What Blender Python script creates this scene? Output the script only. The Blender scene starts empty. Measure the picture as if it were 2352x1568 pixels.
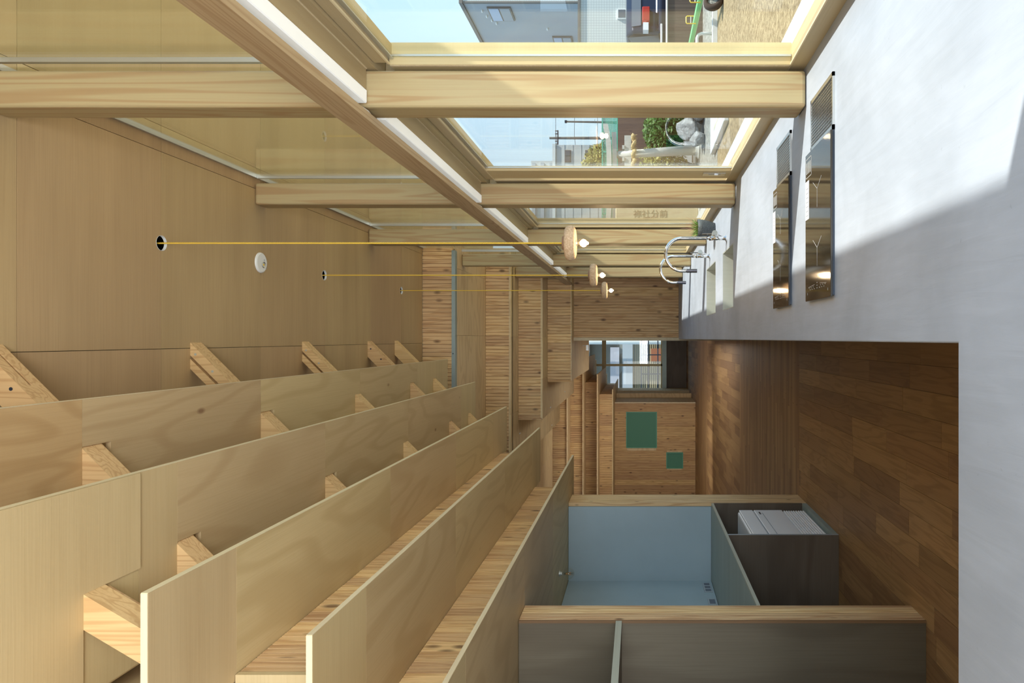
import bpy, bmesh, math, random
from mathutils import Vector, Matrix
R = random.Random(7)
S = bpy.context.scene
COL = S.collection
EYE = 1.413                       # eye height above the floor
def Z(a): return a + EYE          # heights are written relative to the eye

# ---------------------------------------------------------------- camera
cd = bpy.data.cameras.new('camera'); cam = bpy.data.objects.new('camera', cd); COL.objects.link(cam)
cd.sensor_width = 36; cd.lens = 24.0; cd.sensor_fit = 'HORIZONTAL'
cd.shift_x = -290/2352; cd.shift_y = -7/2352; cd.clip_start = .05; cd.clip_end = 500
# camera turned on its side: picture right = down, picture up = +X (towards the window)
m = Matrix(((0, 1, 0), (0, 0, -1), (-1, 0, 0))).to_4x4()
m.translation = (0, 0, EYE); cam.matrix_world = m
S.camera = cam

# ---------------------------------------------------------------- world, sun, exposure
w = bpy.data.worlds.new('sky'); S.world = w; w.use_nodes = True
nt = w.node_tree; nt.nodes.clear()
o = nt.nodes.new('ShaderNodeOutputWorld'); b = nt.nodes.new('ShaderNodeBackground')
tc = nt.nodes.new('ShaderNodeTexCoord'); sx = nt.nodes.new('ShaderNodeSeparateXYZ')
cr = nt.nodes.new('ShaderNodeValToRGB')
nt.links.new(tc.outputs['Generated'], sx.inputs[0]); nt.links.new(sx.outputs['Z'], cr.inputs[0])
cr.color_ramp.elements[0].position = 0.0; cr.color_ramp.elements[0].color = (.66, .86, 1.0, 1)
cr.color_ramp.elements[1].position = 0.6; cr.color_ramp.elements[1].color = (.40, .66, 1.0, 1)
nt.links.new(cr.outputs[0], b.inputs[0]); b.inputs[1].default_value = .74
nt.links.new(b.outputs[0], o.inputs[0])
SUN = Vector((-1, .42, -1.66)).normalized()
ld = bpy.data.lights.new('sun', 'SUN'); ld.energy = 3.9; ld.angle = math.radians(.6); ld.color = (1, .955, .88)
lo = bpy.data.objects.new('sun', ld); COL.objects.link(lo); lo.location = (4, -3, 9)
lo.rotation_euler = SUN.to_track_quat('-Z', 'Y').to_euler()
def area(name, loc, d, sx_, sy_, e, col):
    l = bpy.data.lights.new(name, 'AREA'); l.shape = 'RECTANGLE'; l.size = sx_; l.size_y = sy_; l.energy = e; l.color = col
    q = bpy.data.objects.new(name, l); COL.objects.link(q); q.location = loc
    q.rotation_euler = Vector(d).to_track_quat('-Z', 'Y').to_euler(); return q
area('rear_fill', (-1.0, -2.5, .7), (0.05, .6, .75), 3.4, 2.0, 135, (.95, .97, 1))  # added fill lamp low behind the viewpoint, tilted up at the undersides
area('side_bay_fill', (.70, -1.3, 1.7), (-.85, .5, -.12), 2.4, 1.5, 75, (.82, .91, 1))  # added fill lamp boosting skylight from the bays behind the viewpoint
area('stair_fill', (-1.9, 12.9, 1.2), (-.05, 1, 0), 2.0, 1.6, 16, (1, .97, .9))  # added fill lamp brightening the far plank walls, no opening here
area('far_side_fill', (-.015, 11.2, 1.0), (-1, 0, .05), 2.6, 1.3, 22, (1, .98, .93))  # added fill lamp on the closed right wall, lifts the soffits
vs = S.view_settings; vs.view_transform = 'Standard'; vs.look = 'None'; vs.gamma = 1; vs.exposure = 1.02
vs.use_curve_mapping = False
S.cycles.use_denoising = True; S.cycles.max_bounces = 10; S.cycles.diffuse_bounces = 6
S.cycles.caustics_reflective = True; S.cycles.caustics_refractive = False; S.cycles.sample_clamp_indirect = 6

# ---------------------------------------------------------------- mesh helpers
def NB(): return bmesh.new()
def bx(bm, x0, x1, y0, y1, z0, z1):
    x0, x1 = min(x0, x1), max(x0, x1); y0, y1 = min(y0, y1), max(y0, y1); z0, z1 = min(z0, z1), max(z0, z1)
    v = [bm.verts.new(p) for p in ((x0,y0,z0),(x1,y0,z0),(x1,y1,z0),(x0,y1,z0),(x0,y0,z1),(x1,y0,z1),(x1,y1,z1),(x0,y1,z1))]
    for f in ((0,3,2,1),(4,5,6,7),(0,1,5,4),(1,2,6,5),(2,3,7,6),(3,0,4,7)): bm.faces.new([v[i] for i in f])
    return bm
def prism(bm, pts, lo, hi, ax='z'):
    """extrude polygon pts (2D) between lo and hi along ax"""
    def P(a, b, c): return {'z': (a, b, c), 'y': (a, c, b), 'x': (c, a, b)}[ax]
    A = [bm.verts.new(P(p[0], p[1], lo)) for p in pts]; B = [bm.verts.new(P(p[0], p[1], hi)) for p in pts]
    n = len(pts); bm.faces.new(A); bm.faces.new(B[::-1])
    for i in range(n): bm.faces.new((A[i], B[i], B[(i+1) % n], A[(i+1) % n]))
    bmesh.ops.recalc_face_normals(bm, faces=bm.faces[:]); return bm
def cyl(bm, p0, p1, r0, r1=None, n=16, cap=True):
    r1 = r0 if r1 is None else r1; p0 = Vector(p0); p1 = Vector(p1); d = (p1-p0).normalized()
    u = d.orthogonal().normalized(); v = d.cross(u)
    A = [bm.verts.new(p0+(u*math.cos(t)+v*math.sin(t))*r0) for t in [2*math.pi*i/n for i in range(n)]]
    B = [bm.verts.new(p1+(u*math.cos(t)+v*math.sin(t))*r1) for t in [2*math.pi*i/n for i in range(n)]]
    for i in range(n): bm.faces.new((A[i], A[(i+1) % n], B[(i+1) % n], B[i]))
    if cap: bm.faces.new(A[::-1]); bm.faces.new(B)
    return bm
def tube(bm, pts, r, n=8, up=None):
    pts = [Vector(p) for p in pts]; rings = []; u = None
    for i, p in enumerate(pts):
        d = (pts[min(i+1, len(pts)-1)]-pts[max(i-1, 0)]).normalized()
        u = d.orthogonal().normalized() if u is None else (u-d*u.dot(d)).normalized()
        v = d.cross(u); rr = r[i] if isinstance(r, (list, tuple)) else r
        rings.append([bm.verts.new(p+(u*math.cos(t)+v*math.sin(t))*rr) for t in [2*math.pi*k/n for k in range(n)]])
    for a, b_ in zip(rings, rings[1:]):
        for k in range(n): bm.faces.new((a[k], a[(k+1) % n], b_[(k+1) % n], b_[k]))
    bm.faces.new(rings[0][::-1]); bm.faces.new(rings[-1]); return bm
def lathe(bm, prof, c, n=32):
    """prof: list of (radius, z); axis vertical through c"""
    rings = []
    for r, z in prof:
        if r < 1e-5: rings.append([bm.verts.new((c[0], c[1], c[2]+z))])
        else: rings.append([bm.verts.new((c[0]+r*math.cos(t), c[1]+r*math.sin(t), c[2]+z)) for t in [2*math.pi*k/n for k in range(n)]])
    for a, b_ in zip(rings, rings[1:]):
        for k in range(n):
            q = [a[k % len(a)], a[(k+1) % len(a)], b_[(k+1) % len(b_)], b_[k % len(b_)]]
            q = [x for i, x in enumerate(q) if x not in q[:i]]
            if len(q) > 2: bm.faces.new(q)
    bmesh.ops.recalc_face_normals(bm, faces=bm.faces[:]); return bm
def bevel(bm, w, seg=2): bmesh.ops.bevel(bm, geom=bm.edges[:], offset=w, segments=seg, profile=.5, affect='EDGES'); return bm
def tag(o, label=None, cat=None, group=None, kind=None):
    if label: o['label'] = label
    if cat: o['category'] = cat
    if group: o['group'] = group
    if kind: o['kind'] = kind
    return o
def mk(name, bm, mat, parent=None, label=None, cat=None, group=None, kind=None, smooth=False, loc=None):
    me = bpy.data.meshes.new(name); bm.to_mesh(me); bm.free()
    if mat: me.materials.append(mat)
    if smooth:
        for p in me.polygons: p.use_smooth = True
    ob = bpy.data.objects.new(name, me); COL.objects.link(ob)
    if parent: ob.parent = parent; ob.location = Vector((0, 0, 0)) if loc is None else loc
    elif loc is not None: ob.location = loc
    if parent and parent.type == 'EMPTY' and loc is None: ob.matrix_parent_inverse = Matrix.Translation(-parent.location)
    return tag(ob, label, cat, group, kind)
def inst(name, mesh, parent, loc):
    ob = bpy.data.objects.new(name, mesh); COL.objects.link(ob); ob.parent = parent; ob.location = loc
    if parent and parent.type == 'EMPTY': ob.matrix_parent_inverse = Matrix.Translation(-parent.location)
    return ob
def empty(name, loc, label=None, cat=None, group=None, kind=None):
    e = bpy.data.objects.new(name, None); COL.objects.link(e); e.location = loc; e.empty_display_size = .1
    return tag(e, label, cat, group, kind)
def box(name, x0, x1, y0, y1, z0, z1, mat, parent=None, bev=0, **k):
    bm = bx(NB(), x0, x1, y0, y1, z0, z1)
    if bev: bevel(bm, bev)
    return mk(name, bm, mat, parent, **k)
def cut(ob, cbm):
    """boolean-subtract a closed bmesh from ob, baked into the mesh"""
    me = bpy.data.meshes.new('tmp'); cbm.to_mesh(me); cbm.free(); c = bpy.data.objects.new('tmp', me); COL.objects.link(c)
    md = ob.modifiers.new('b', 'BOOLEAN'); md.object = c; md.operation = 'DIFFERENCE'; md.solver = 'EXACT'
    bpy.context.view_layer.update(); dg = bpy.context.evaluated_depsgraph_get()
    mt = ob.data.materials[0]; new = bpy.data.meshes.new_from_object(ob.evaluated_get(dg)); ob.modifiers.clear(); new.materials.clear(); new.materials.append(mt); new.polygons.foreach_set('material_index', [0]*len(new.polygons)); ob.data = new
    bpy.data.objects.remove(c)

# ---------------------------------------------------------------- materials
def base_mat(name):
    m = bpy.data.materials.new(name); m.use_nodes = True; return m, m.node_tree, m.node_tree.nodes['Principled BSDF']
def setp(bs, col=None, rough=None, metal=None, **k):
    if col is not None: bs.inputs['Base Color'].default_value = (*col, 1)
    if rough is not None: bs.inputs['Roughness'].default_value = rough
    if metal is not None: bs.inputs['Metallic'].default_value = metal
    for a, v in k.items(): bs.inputs[a].default_value = v
def rnd_coord(nt, scale, obj_rand=True):
    N = nt.nodes; L = nt.links
    t = N.new('ShaderNodeTexCoord'); mp = N.new('ShaderNodeMapping'); mp.inputs['Scale'].default_value = scale
    if obj_rand:
        oi = N.new('ShaderNodeObjectInfo'); mu = N.new('ShaderNodeMath'); mu.operation = 'MULTIPLY'; mu.inputs[1].default_value = 41.0
        L.new(oi.outputs['Random'], mu.inputs[0])
        ad = N.new('ShaderNodeVectorMath'); ad.operation = 'ADD'; L.new(t.outputs['Object'], ad.inputs[0]); L.new(mu.outputs[0], ad.inputs[1])
        L.new(ad.outputs[0], mp.inputs['Vector'])
    else: L.new(t.outputs['Object'], mp.inputs['Vector'])
    return mp.outputs[0]
def mixc(nt, fac, a, b_, mode='MIX'):
    x = nt.nodes.new('ShaderNodeMix'); x.data_type = 'RGBA'; x.blend_type = mode
    for k, v in ((0, fac), (6, a), (7, b_)):
        if hasattr(v, 'is_output'): nt.links.new(v, x.inputs[k])
        elif isinstance(v, tuple): x.inputs[k].default_value = (*v, 1)
        else: x.inputs[k].default_value = v
    return x.outputs[2]
def ramp(nt, src, p0, p1, c0=(0, 0, 0), c1=(1, 1, 1)):
    r = nt.nodes.new('ShaderNodeValToRGB'); r.color_ramp.elements[0].position = p0; r.color_ramp.elements[1].position = p1
    r.color_ramp.elements[0].color = (*c0, 1); r.color_ramp.elements[1].color = (*c1, 1); nt.links.new(src, r.inputs[0]); return r.outputs[0]
def noise(nt, vec, sc=1, det=3, dist=0, rough=.55):
    n = nt.nodes.new('ShaderNodeTexNoise'); n.inputs['Scale'].default_value = sc; n.inputs['Detail'].default_value = det
    n.inputs['Distortion'].default_value = dist; n.inputs['Roughness'].default_value = rough; nt.links.new(vec, n.inputs['Vector']); return n.outputs['Fac']
def wood(name, c, dk, axis='y', ringf=0., fiber=.25, knots=0., var=.12, rough=.55, cross=5., along=.5, blotch=.25, bump=.04, kn_scale=3., tone=False, kcol=(.10, .045, .02), seam=None):
    m, nt, bs = base_mat(name); L = nt.links
    def sc(a, c_): return tuple(a if k == axis else c_ for k in 'xyz')
    col = mixc(nt, 0.0, c, c)
    v1 = rnd_coord(nt, sc(along, cross)); v2 = rnd_coord(nt, sc(3.0, 160.)); v3 = rnd_coord(nt, sc(.5, 1.6))
    n1 = noise(nt, v1, 1, 2, .3)
    if ringf:
        mu = nt.nodes.new('ShaderNodeMath'); mu.operation = 'MULTIPLY'; mu.inputs[1].default_value = ringf; L.new(n1, mu.inputs[0])
        si = nt.nodes.new('ShaderNodeMath'); si.operation = 'SINE'; L.new(mu.outputs[0], si.inputs[0])
        f = ramp(nt, si.outputs[0], -.1+.2, .95)
        sc1 = nt.nodes.new('ShaderNodeMath'); sc1.operation = 'MULTIPLY'; sc1.inputs[1].default_value = .55; L.new(f, sc1.inputs[0])
        col = mixc(nt, sc1.outputs[0], col, dk)
    else:
        f = ramp(nt, n1, .35, .75); g = nt.nodes.new('ShaderNodeMath'); g.operation = 'MULTIPLY'; g.inputs[1].default_value = .5; L.new(f, g.inputs[0])
        col = mixc(nt, g.outputs[0], col, dk)
    fb = noise(nt, v2, 1, 3); f = ramp(nt, fb, .45, .7); g = nt.nodes.new('ShaderNodeMath'); g.operation = 'MULTIPLY'; g.inputs[1].default_value = fiber; L.new(f, g.inputs[0])
    col = mixc(nt, g.outputs[0], col, dk)
    bl = noise(nt, v3, 1, 3); f = ramp(nt, bl, .3, .75, (1-blotch,)*3, (1+blotch*.3,)*3)
    col = mixc(nt, 1.0, col, f, 'MULTIPLY')
    if knots:
        vk = rnd_coord(nt, sc(kn_scale, kn_scale*2.0)); vo = nt.nodes.new('ShaderNodeTexVoronoi'); vo.inputs['Scale'].default_value = 1.0
        L.new(vk, vo.inputs['Vector']); f = ramp(nt, vo.outputs['Distance'], .06*knots, .16*knots, (1, 1, 1), (0, 0, 0))
        sp = nt.nodes.new('ShaderNodeSeparateColor'); L.new(vo.outputs['Color'], sp.inputs[0])
        th = nt.nodes.new('ShaderNodeMath'); th.operation = 'GREATER_THAN'; th.inputs[1].default_value = .45; L.new(sp.outputs[0], th.inputs[0])
        mm = nt.nodes.new('ShaderNodeMath'); mm.operation = 'MULTIPLY'; L.new(f, mm.inputs[0]); L.new(th.outputs[0], mm.inputs[1])
        m8 = nt.nodes.new('ShaderNodeMath'); m8.operation = 'MULTIPLY'; m8.inputs[1].default_value = .8; L.new(mm.outputs[0], m8.inputs[0])
        col = mixc(nt, m8.outputs[0], col, kcol)
    oi = nt.nodes.new('ShaderNodeObjectInfo')
    rs = oi.outputs['Random']
    if tone:
        at = nt.nodes.new('ShaderNodeAttribute'); at.attribute_name = 'tone'; rs = at.outputs['Fac']
    mr = nt.nodes.new('ShaderNodeMapRange'); mr.inputs['To Min'].default_value = 1-var; mr.inputs['To Max'].default_value = 1+var*.7; L.new(rs, mr.inputs[0])
    hs = nt.nodes.new('ShaderNodeHueSaturation'); L.new(mr.outputs[0], hs.inputs['Value']); L.new(col, hs.inputs['Color'])
    mr2 = nt.nodes.new('ShaderNodeMapRange'); mr2.inputs['To Min'].default_value = .495; mr2.inputs['To Max'].default_value = .507; L.new(rs, mr2.inputs[0]); L.new(mr2.outputs[0], hs.inputs['Hue'])
    L.new(hs.outputs[0], bs.inputs['Base Color']); bs.inputs['Roughness'].default_value = rough
    bs.inputs['Specular IOR Level'].default_value = .35
    if bump:
        bp = nt.nodes.new('ShaderNodeBump'); bp.inputs['Strength'].default_value = bump*4; bp.inputs['Distance'].default_value = .002; L.new(fb, bp.inputs['Height']); L.new(bp.outputs[0], bs.inputs['Normal'])
    return m
def plain(name, col, rough=.5, metal=0., nz=0., nsc=20., bump=0., **k):
    m, nt, bs = base_mat(name); setp(bs, col, rough, metal, **k)
    if nz:
        v = rnd_coord(nt, (nsc,)*3, False); n = noise(nt, v, 1, 4)
        f = ramp(nt, n, .3, .7, tuple(c*(1-nz) for c in col), tuple(min(1, c*(1+nz)) for c in col)); nt.links.new(f, bs.inputs['Base Color'])
        if bump:
            bp = nt.nodes.new('ShaderNodeBump'); bp.inputs['Strength'].default_value = bump; bp.inputs['Distance'].default_value = .01; nt.links.new(n, bp.inputs['Height']); nt.links.new(bp.outputs[0], bs.inputs['Normal'])
    return m
M = {}
M['ply_ceiling'] = wood('ply_ceiling', (.52, .365, .19), (.40, .27, .135), 'x', 0, .35, 0, .05, .6, 7, .5, .16)
M['ply_soffit'] = wood('ply_soffit', (.66, .54, .31), (.56, .44, .24), 'x', 0, .25, 0, .05, .6, 6, .5, .14)
M['ply_y'] = wood('ply_y', (.59, .445, .24), (.475, .335, .165), 'y', 52, .3, .35, .07, .5, 2.6, .55, .12, kn_scale=1.8, kcol=(.24, .13, .06))
M['ply_x'] = wood('ply_x', (.60, .46, .25), (.475, .34, .17), 'x', 0, .3, 0, .06, .5, 8, .5, .12)
M['ply_brown'] = wood('ply_brown', (.52, .34, .175), (.40, .24, .11), 'y', 60, .2, 0, .04, .5, 3.2, .6, .12)
M['ply_far'] = wood('ply_far', (.76, .58, .33), (.60, .42, .22), 'x', 60, .12, 0, .05, .5, 2.2, .8, .1)
M['edge'] = wood('edge', (.74, .63, .42), (.58, .45, .27), 'y', 0, .4, 0, .03, .6, 20, 1, .08)
M['edge_x'] = wood('edge_x', (.74, .63, .44), (.58, .45, .27), 'x', 0, .4, 0, .03, .6, 20, 1, .08)
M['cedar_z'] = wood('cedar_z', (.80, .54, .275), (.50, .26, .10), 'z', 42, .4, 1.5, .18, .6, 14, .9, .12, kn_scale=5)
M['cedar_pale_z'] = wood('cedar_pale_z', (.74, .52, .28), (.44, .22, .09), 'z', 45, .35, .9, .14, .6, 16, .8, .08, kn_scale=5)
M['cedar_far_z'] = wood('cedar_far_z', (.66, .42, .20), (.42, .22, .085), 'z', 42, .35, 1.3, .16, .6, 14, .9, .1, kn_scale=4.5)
M['post'] = wood('post', (.46, .36, .195), (.36, .20, .09), 'z', 75, .18, .35, .04, .5, 7, .34, .08, kn_scale=1.7, kcol=(.30, .17, .08))
M['brace'] = wood('brace', (.72, .49, .235), (.50, .28, .11), 'z', 60, .3, .3, .07, .5, 14, .5, .08, kcol=(.26, .12, .05))
M['rail_y'] = wood('rail_y', (.52, .38, .23), (.38, .24, .13), 'y', 60, .3, .8, .05, .55, 14, .6, .1, kn_scale=2.0, kcol=(.16, .08, .04))
M['frame_y'] = wood('frame_y', (.50, .405, .235), (.42, .31, .16), 'y', 0, .3, 0, .04, .45, 12, .6, .1)
M['frame_z'] = wood('frame_z', (.62, .50, .28), (.54, .40, .20), 'z', 0, .3, 0, .04, .45, 12, .6, .1)
M['oak_y'] = wood('oak_y', (.37, .215, .10), (.24, .13, .055), 'y', 50, .4, 0, .26, .5, 9, .8, .2)
M['oak_x'] = wood('oak_x', (.37, .215, .10), (.25, .13, .055), 'x', 12, .35, 0, .22, .55, 9, .8, .1, tone=True)
M['oak_far'] = wood('oak_far', (.37, .215, .10), (.25, .13, .055), 'y', 12, .35, 0, .28, .55, 9, .8, .1, tone=True)
M['dark_ply'] = wood('dark_ply', (.150, .122, .085), (.105, .080, .054), 'z', 14, .3, 0, .04, .5, 4, .7, .2)
M['dark_ply_x'] = wood('dark_ply_x', (.15, .115, .085), (.10, .07, .05), 'x', 14, .3, 0, .04, .5, 3, .7, .2)
M['green_ply'] = wood('green_ply', (.34, .41, .39), (.26, .31, .29), 'x', 0, .3, 0, .03, .5, 10, .8, .1)
M['cleat'] = wood('cleat', (.46, .47, .40), (.36, .36, .29), 'y', 0, .3, .5, .03, .55, 12, .8, .1)
M['blue_wall'] = plain('blue_wall', (.34, .43, .48), .6, 0, .04, 3)
M['niche_green'] = plain('niche_green', (.065, .22, .14), .6)
M['black_void'] = plain('black_void', (.03, .02, .012), .9)
M['steel'] = plain('steel', (.30, .37, .36), .45, .3, .05, 8)
M['white_metal'] = plain('white_metal', (.82, .84, .82), .4)
m_, nt_, bs_ = base_mat('lens_white'); setp(bs_, (.86, .87, .86), .35); bs_.inputs['Emission Color'].default_value = (.95, 1, .96, 1); bs_.inputs['Emission Strength'].default_value = .14; M['lens_white'] = m_   # strip light diffuser, faint glow added so it looks white
M['base_grey'] = plain('base_grey', (.24, .24, .19), .5)
M['alu'] = plain('alu', (.62, .64, .62), .35, .8)
M['chrome'] = plain('chrome', (.85, .86, .88), .06, 1.0)
M['stainless'] = plain('stainless', (.62, .62, .60), .32, 1.0)
M['ac_white'] = plain('ac_white', (.90, .92, .95), .35)
M['ac_grey'] = plain('ac_grey', (.35, .40, .44), .4)
M['cord_white'] = plain('cord_white', (.72, .72, .68), .5)
M['yellow'] = plain('yellow', (.80, .54, .06), .6)
M['pot'] = plain('pot', (.075, .085, .09), .6, 0, .5, 160, .4)
M['soil'] = plain('soil', (.06, .04, .03), .9)
M['leaf_green'] = plain('leaf_green', (.16, .33, .05), .5)
M['leaf_red'] = plain('leaf_red', (.55, .28, .18), .5)
M['print'] = plain('print', (.42, .42, .42), .4)
M['sticker'] = plain('sticker', (.86, .87, .90), .5)
M['ink'] = plain('ink', (.30, .32, .36), .6)
M['switch'] = plain('switch', (.13, .15, .19), .5)
M['black_metal'] = plain('black_metal', (.03, .04, .06), .3, .3)
def concrete(name, c, stain=.1):
    m, nt, bs = base_mat(name); v = rnd_coord(nt, (1, 1, 1), False)
    a = noise(nt, v, 2.2, 5, .4); f = ramp(nt, a, .3, .72, tuple(x*(1-stain) for x in c), tuple(min(1, x*(1+stain*.5)) for x in c))
    v2 = rnd_coord(nt, (45, 5, 5), False); n2 = noise(nt, v2, 1, 4, .6); f2 = ramp(nt, n2, .3, .7, (.94,)*3, (1.03,)*3)
    col = mixc(nt, 1.0, f, f2, 'MULTIPLY')
    v3 = rnd_coord(nt, (70, 70, 70), False); n3 = noise(nt, v3, 1, 2); f3 = ramp(nt, n3, .22, .3, (.86,)*3, (1,)*3); col = mixc(nt, 1.0, col, f3, 'MULTIPLY')
    nt.links.new(col, bs.inputs['Base Color']); bs.inputs['Roughness'].default_value = .5
    bp = nt.nodes.new('ShaderNodeBump'); bp.inputs['Strength'].default_value = .12; bp.inputs['Distance'].default_value = .004; nt.links.new(n2, bp.inputs['Height']); nt.links.new(bp.outputs[0], bs.inputs['Normal'])
    return m
M['concrete'] = concrete('concrete', (.375, .415, .49), .2)
M['ledge_concrete'] = concrete('ledge_concrete', (.66, .68, .70), .05)
def glassy(name, tint, refl=1.0, ior=1.45, rough=.0):
    m = bpy.data.materials.new(name); m.use_nodes = True; nt = m.node_tree; nt.nodes.clear()
    o_ = nt.nodes.new('ShaderNodeOutputMaterial'); mx = nt.nodes.new('ShaderNodeMixShader'); t = nt.nodes.new('ShaderNodeBsdfTransparent'); g = nt.nodes.new('ShaderNodeBsdfGlossy')
    t.inputs[0].default_value = (*tint, 1); g.inputs['Roughness'].default_value = rough; g.inputs[0].default_value = (refl, refl, refl, 1)
    lw = nt.nodes.new('ShaderNodeLayerWeight'); lw.inputs[0].default_value = .5      # Schlick reflectance, same from both sides
    pw = nt.nodes.new('ShaderNodeMath'); pw.operation = 'POWER'; pw.inputs[1].default_value = 5; nt.links.new(lw.outputs['Facing'], pw.inputs[0])
    fr = nt.nodes.new('ShaderNodeMapRange'); fr.inputs['To Min'].default_value = .035; fr.inputs['To Max'].default_value = .9; nt.links.new(pw.outputs[0], fr.inputs[0])
    nt.links.new(fr.outputs[0], mx.inputs[0]); nt.links.new(t.outputs[0], mx.inputs[1]); nt.links.new(g.outputs[0], mx.inputs[2]); nt.links.new(mx.outputs[0], o_.inputs[0]); return m
M['glass'] = glassy('glass', (.97, .985, .96), .9)
M['glass_up'] = glassy('glass_up', (.97, .98, .93), .9)
M['bulb_clear'] = glassy('bulb_clear', (.95, .95, .93), 1, 1.5)
M['bulb_amber'] = glassy('bulb_amber', (1.0, .93, .82), 1, 1.5)
m_, nt_, bs_ = base_mat('hob_glass'); setp(bs_, (.022, .018, .014), .06); bs_.inputs['Specular IOR Level'].default_value = .75; M['hob'] = m_
def emis(name, c, e):
    m, nt, bs = base_mat(name); setp(bs, c, .5); bs.inputs['Emission Color'].default_value = (*c, 1); bs.inputs['Emission Strength'].default_value = e; return m
M['filament'] = emis('filament', (1, .80, .52), 9)
M['filament_off'] = plain('filament_off', (.80, .33, .05), .5)
def cork():
    m, nt, bs = base_mat('cork'); v = rnd_coord(nt, (1, 1, 1), False)
    a = noise(nt, v, 120, 4); f = ramp(nt, a, .35, .7, (.52, .34, .19), (.72, .54, .36))
    vo = nt.nodes.new('ShaderNodeTexVoronoi'); vo.inputs['Scale'].default_value = 170; nt.links.new(v, vo.inputs['Vector'])
    f2 = ramp(nt, vo.outputs['Distance'], .12, .2, (.45, .35, .3), (1, 1, 1)); nt.links.new(mixc(nt, 1.0, f, f2, 'MULTIPLY'), bs.inputs['Base Color']); bs.inputs['Roughness'].default_value = .85; return m
M['cork'] = cork(); M['cork_dark'] = plain('cork_dark', (.30, .17, .10), .8)

# ---------------------------------------------------------------- floor
floor = box('floor', -4.4, 1.0, -3.6, 20.2, -.14, -.012, M['black_void'], kind='structure')
def floor_planks():
    W = .128
    x = .06; r = 0
    while x > -1.75:
        y = 2.70 - R.random()*.7
        while y < 6.0:
            ln = R.choice((.62, .78, .90)); y1 = min(y+ln, 6.0)
            if y1 > 2.6 and y1-y > .02:
                bm = bx(NB(), -W/2+.0008, W/2-.0008, max(y, 2.5)-3, y1-3-.0016, -.012, 0 - R.random()*.0006)
                mk('plank', bm, M['oak_y'], floor, loc=(x, 3, 0))
            y += ln
        x -= W
floor_planks()
def plank_mass(name, x0, x1, y0, y1, W, Lr, axis, mat, par=None):
    V = []; F = []; T = []
    a = (x0 if axis == 'y' else y0)
    while a < (x1 if axis == 'y' else y1)-.001:
        b0 = (y0 if axis == 'y' else x0) - R.random()*Lr
        a1 = min(a+W, x1 if axis == 'y' else y1)
        while b0 < (y1 if axis == 'y' else x1):
            b1 = b0+Lr*R.choice((.7, .85, 1)); q0 = max(b0, y0 if axis == 'y' else x0); q1 = min(b1, y1 if axis == 'y' else x1)
            if q1-q0 > .01:
                if axis == 'y': X0, X1, Y0, Y1 = a+.0008, a1-.0008, q0, q1-.0016
                else: X0, X1, Y0, Y1 = q0, q1-.0016, a+.0008, a1-.0008
                n = len(V); V += [(X0,Y0,-.012),(X1,Y0,-.012),(X1,Y1,-.012),(X0,Y1,-.012),(X0,Y0,0),(X1,Y0,0),(X1,Y1,0),(X0,Y1,0)]
                F += [tuple(n+i for i in f) for f in ((4,5,6,7),(0,1,5,4),(1,2,6,5),(2,3,7,6),(3,0,4,7))]; T += [R.random()]*5
            b0 = b1
        a += W
    me = bpy.data.meshes.new(name); me.from_pydata(V, [], F); me.materials.append(mat)
    at = me.attributes.new('tone', 'FLOAT', 'FACE')
    for i, t in enumerate(T): at.data[i].value = t
    ob = bpy.data.objects.new(name, me); COL.objects.link(ob); ob.parent = par; return tag(ob, kind='stuff')
plank_mass('cross_planks', -4.2, .9, 6.0, 9.5, .064, .9, 'x', M['oak_x'], floor)
plank_mass('far_planks', -4.2, .9, 9.5, 14.0, .128, .9, 'y', M['oak_far'], floor)
plank_mass('end_planks', -4.2, .9, 14.0, 16.3, .064, .9, 'x', M['oak_x'], floor)
plank_mass('window_planks', -4.2, .9, 16.3, 20.0, .128, .9, 'y', M['oak_far'], floor)
plank_mass('rear_planks', -4.2, .9, -3.4, 2.55, .128, .9, 'y', M['oak_far'], floor)
plank_mass('alcove_planks', -4.2, -1.76, 2.55, 6.0, .128, .9, 'y', M['oak_far'], floor)

# ---------------------------------------------------------------- ceiling of plywood panels
ceiling = box('ceiling', -3.4, 1.85, -3.6, 6.80, Z(2.33), Z(2.45), M['black_void'], kind='structure')
ys = [-3.4, -2.6, -1.8, -1.0, -.2, .62, 1.5, 2.348, 3.057, 3.86, 4.654, 5.45, 6.15, 6.752]
TC = 2.137
holes = [(.427, 3.06), (.430, 4.647), (.432, 6.16)]
panels = []
for j in range(len(ys)-1):
    for (x0, x1) in ((-1.15, -.047), (-.047, .836), (.836, .895)):
        p = box('ceiling_panel', x0+.0012, x1-.0012, ys[j]+.0012, ys[j+1]-.0012, Z(TC), Z(TC)+.012, M['ply_ceiling'], ceiling)
        panels.append((p, x0, x1, ys[j], ys[j+1]))
for hx, hy in holes:
    for p, x0, x1, y0, y1 in panels:
        if x0-.04 < hx < x1+.04 and y0-.04 < hy < y1+.04:
            cut(p, cyl(NB(), (hx, hy, Z(TC)-.05), (hx, hy, Z(TC)+.05), .035, n=32))
for j in range(len(ys)-1):
    for (x0, x1) in ((.915, .953), (.953, 1.79)):
        box('eave_panel', x0+.0012, x1-.0012, ys[j]+.0012, ys[j+1]-.0012, Z(TC), Z(TC)+.012, M['ply_soffit'], ceiling)
for (x0, x1) in ((.915, .953), (.953, 1.79)):
    for y0 in (6.752, 8.4): box('eave_panel', x0+.0012, x1-.0012, y0+.0012, y0+1.65, Z(TC), Z(TC)+.012, M['ply_soffit'], ceiling)
box('roof_edge', 1.792, 1.85, -3.6, 10.1, Z(TC)-.002, Z(2.33), M['frame_y'], ceiling)
box('roof_slab', .9, 1.85, 6.8, 10.1, Z(2.33), Z(2.45), M['black_void'], ceiling)

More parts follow.
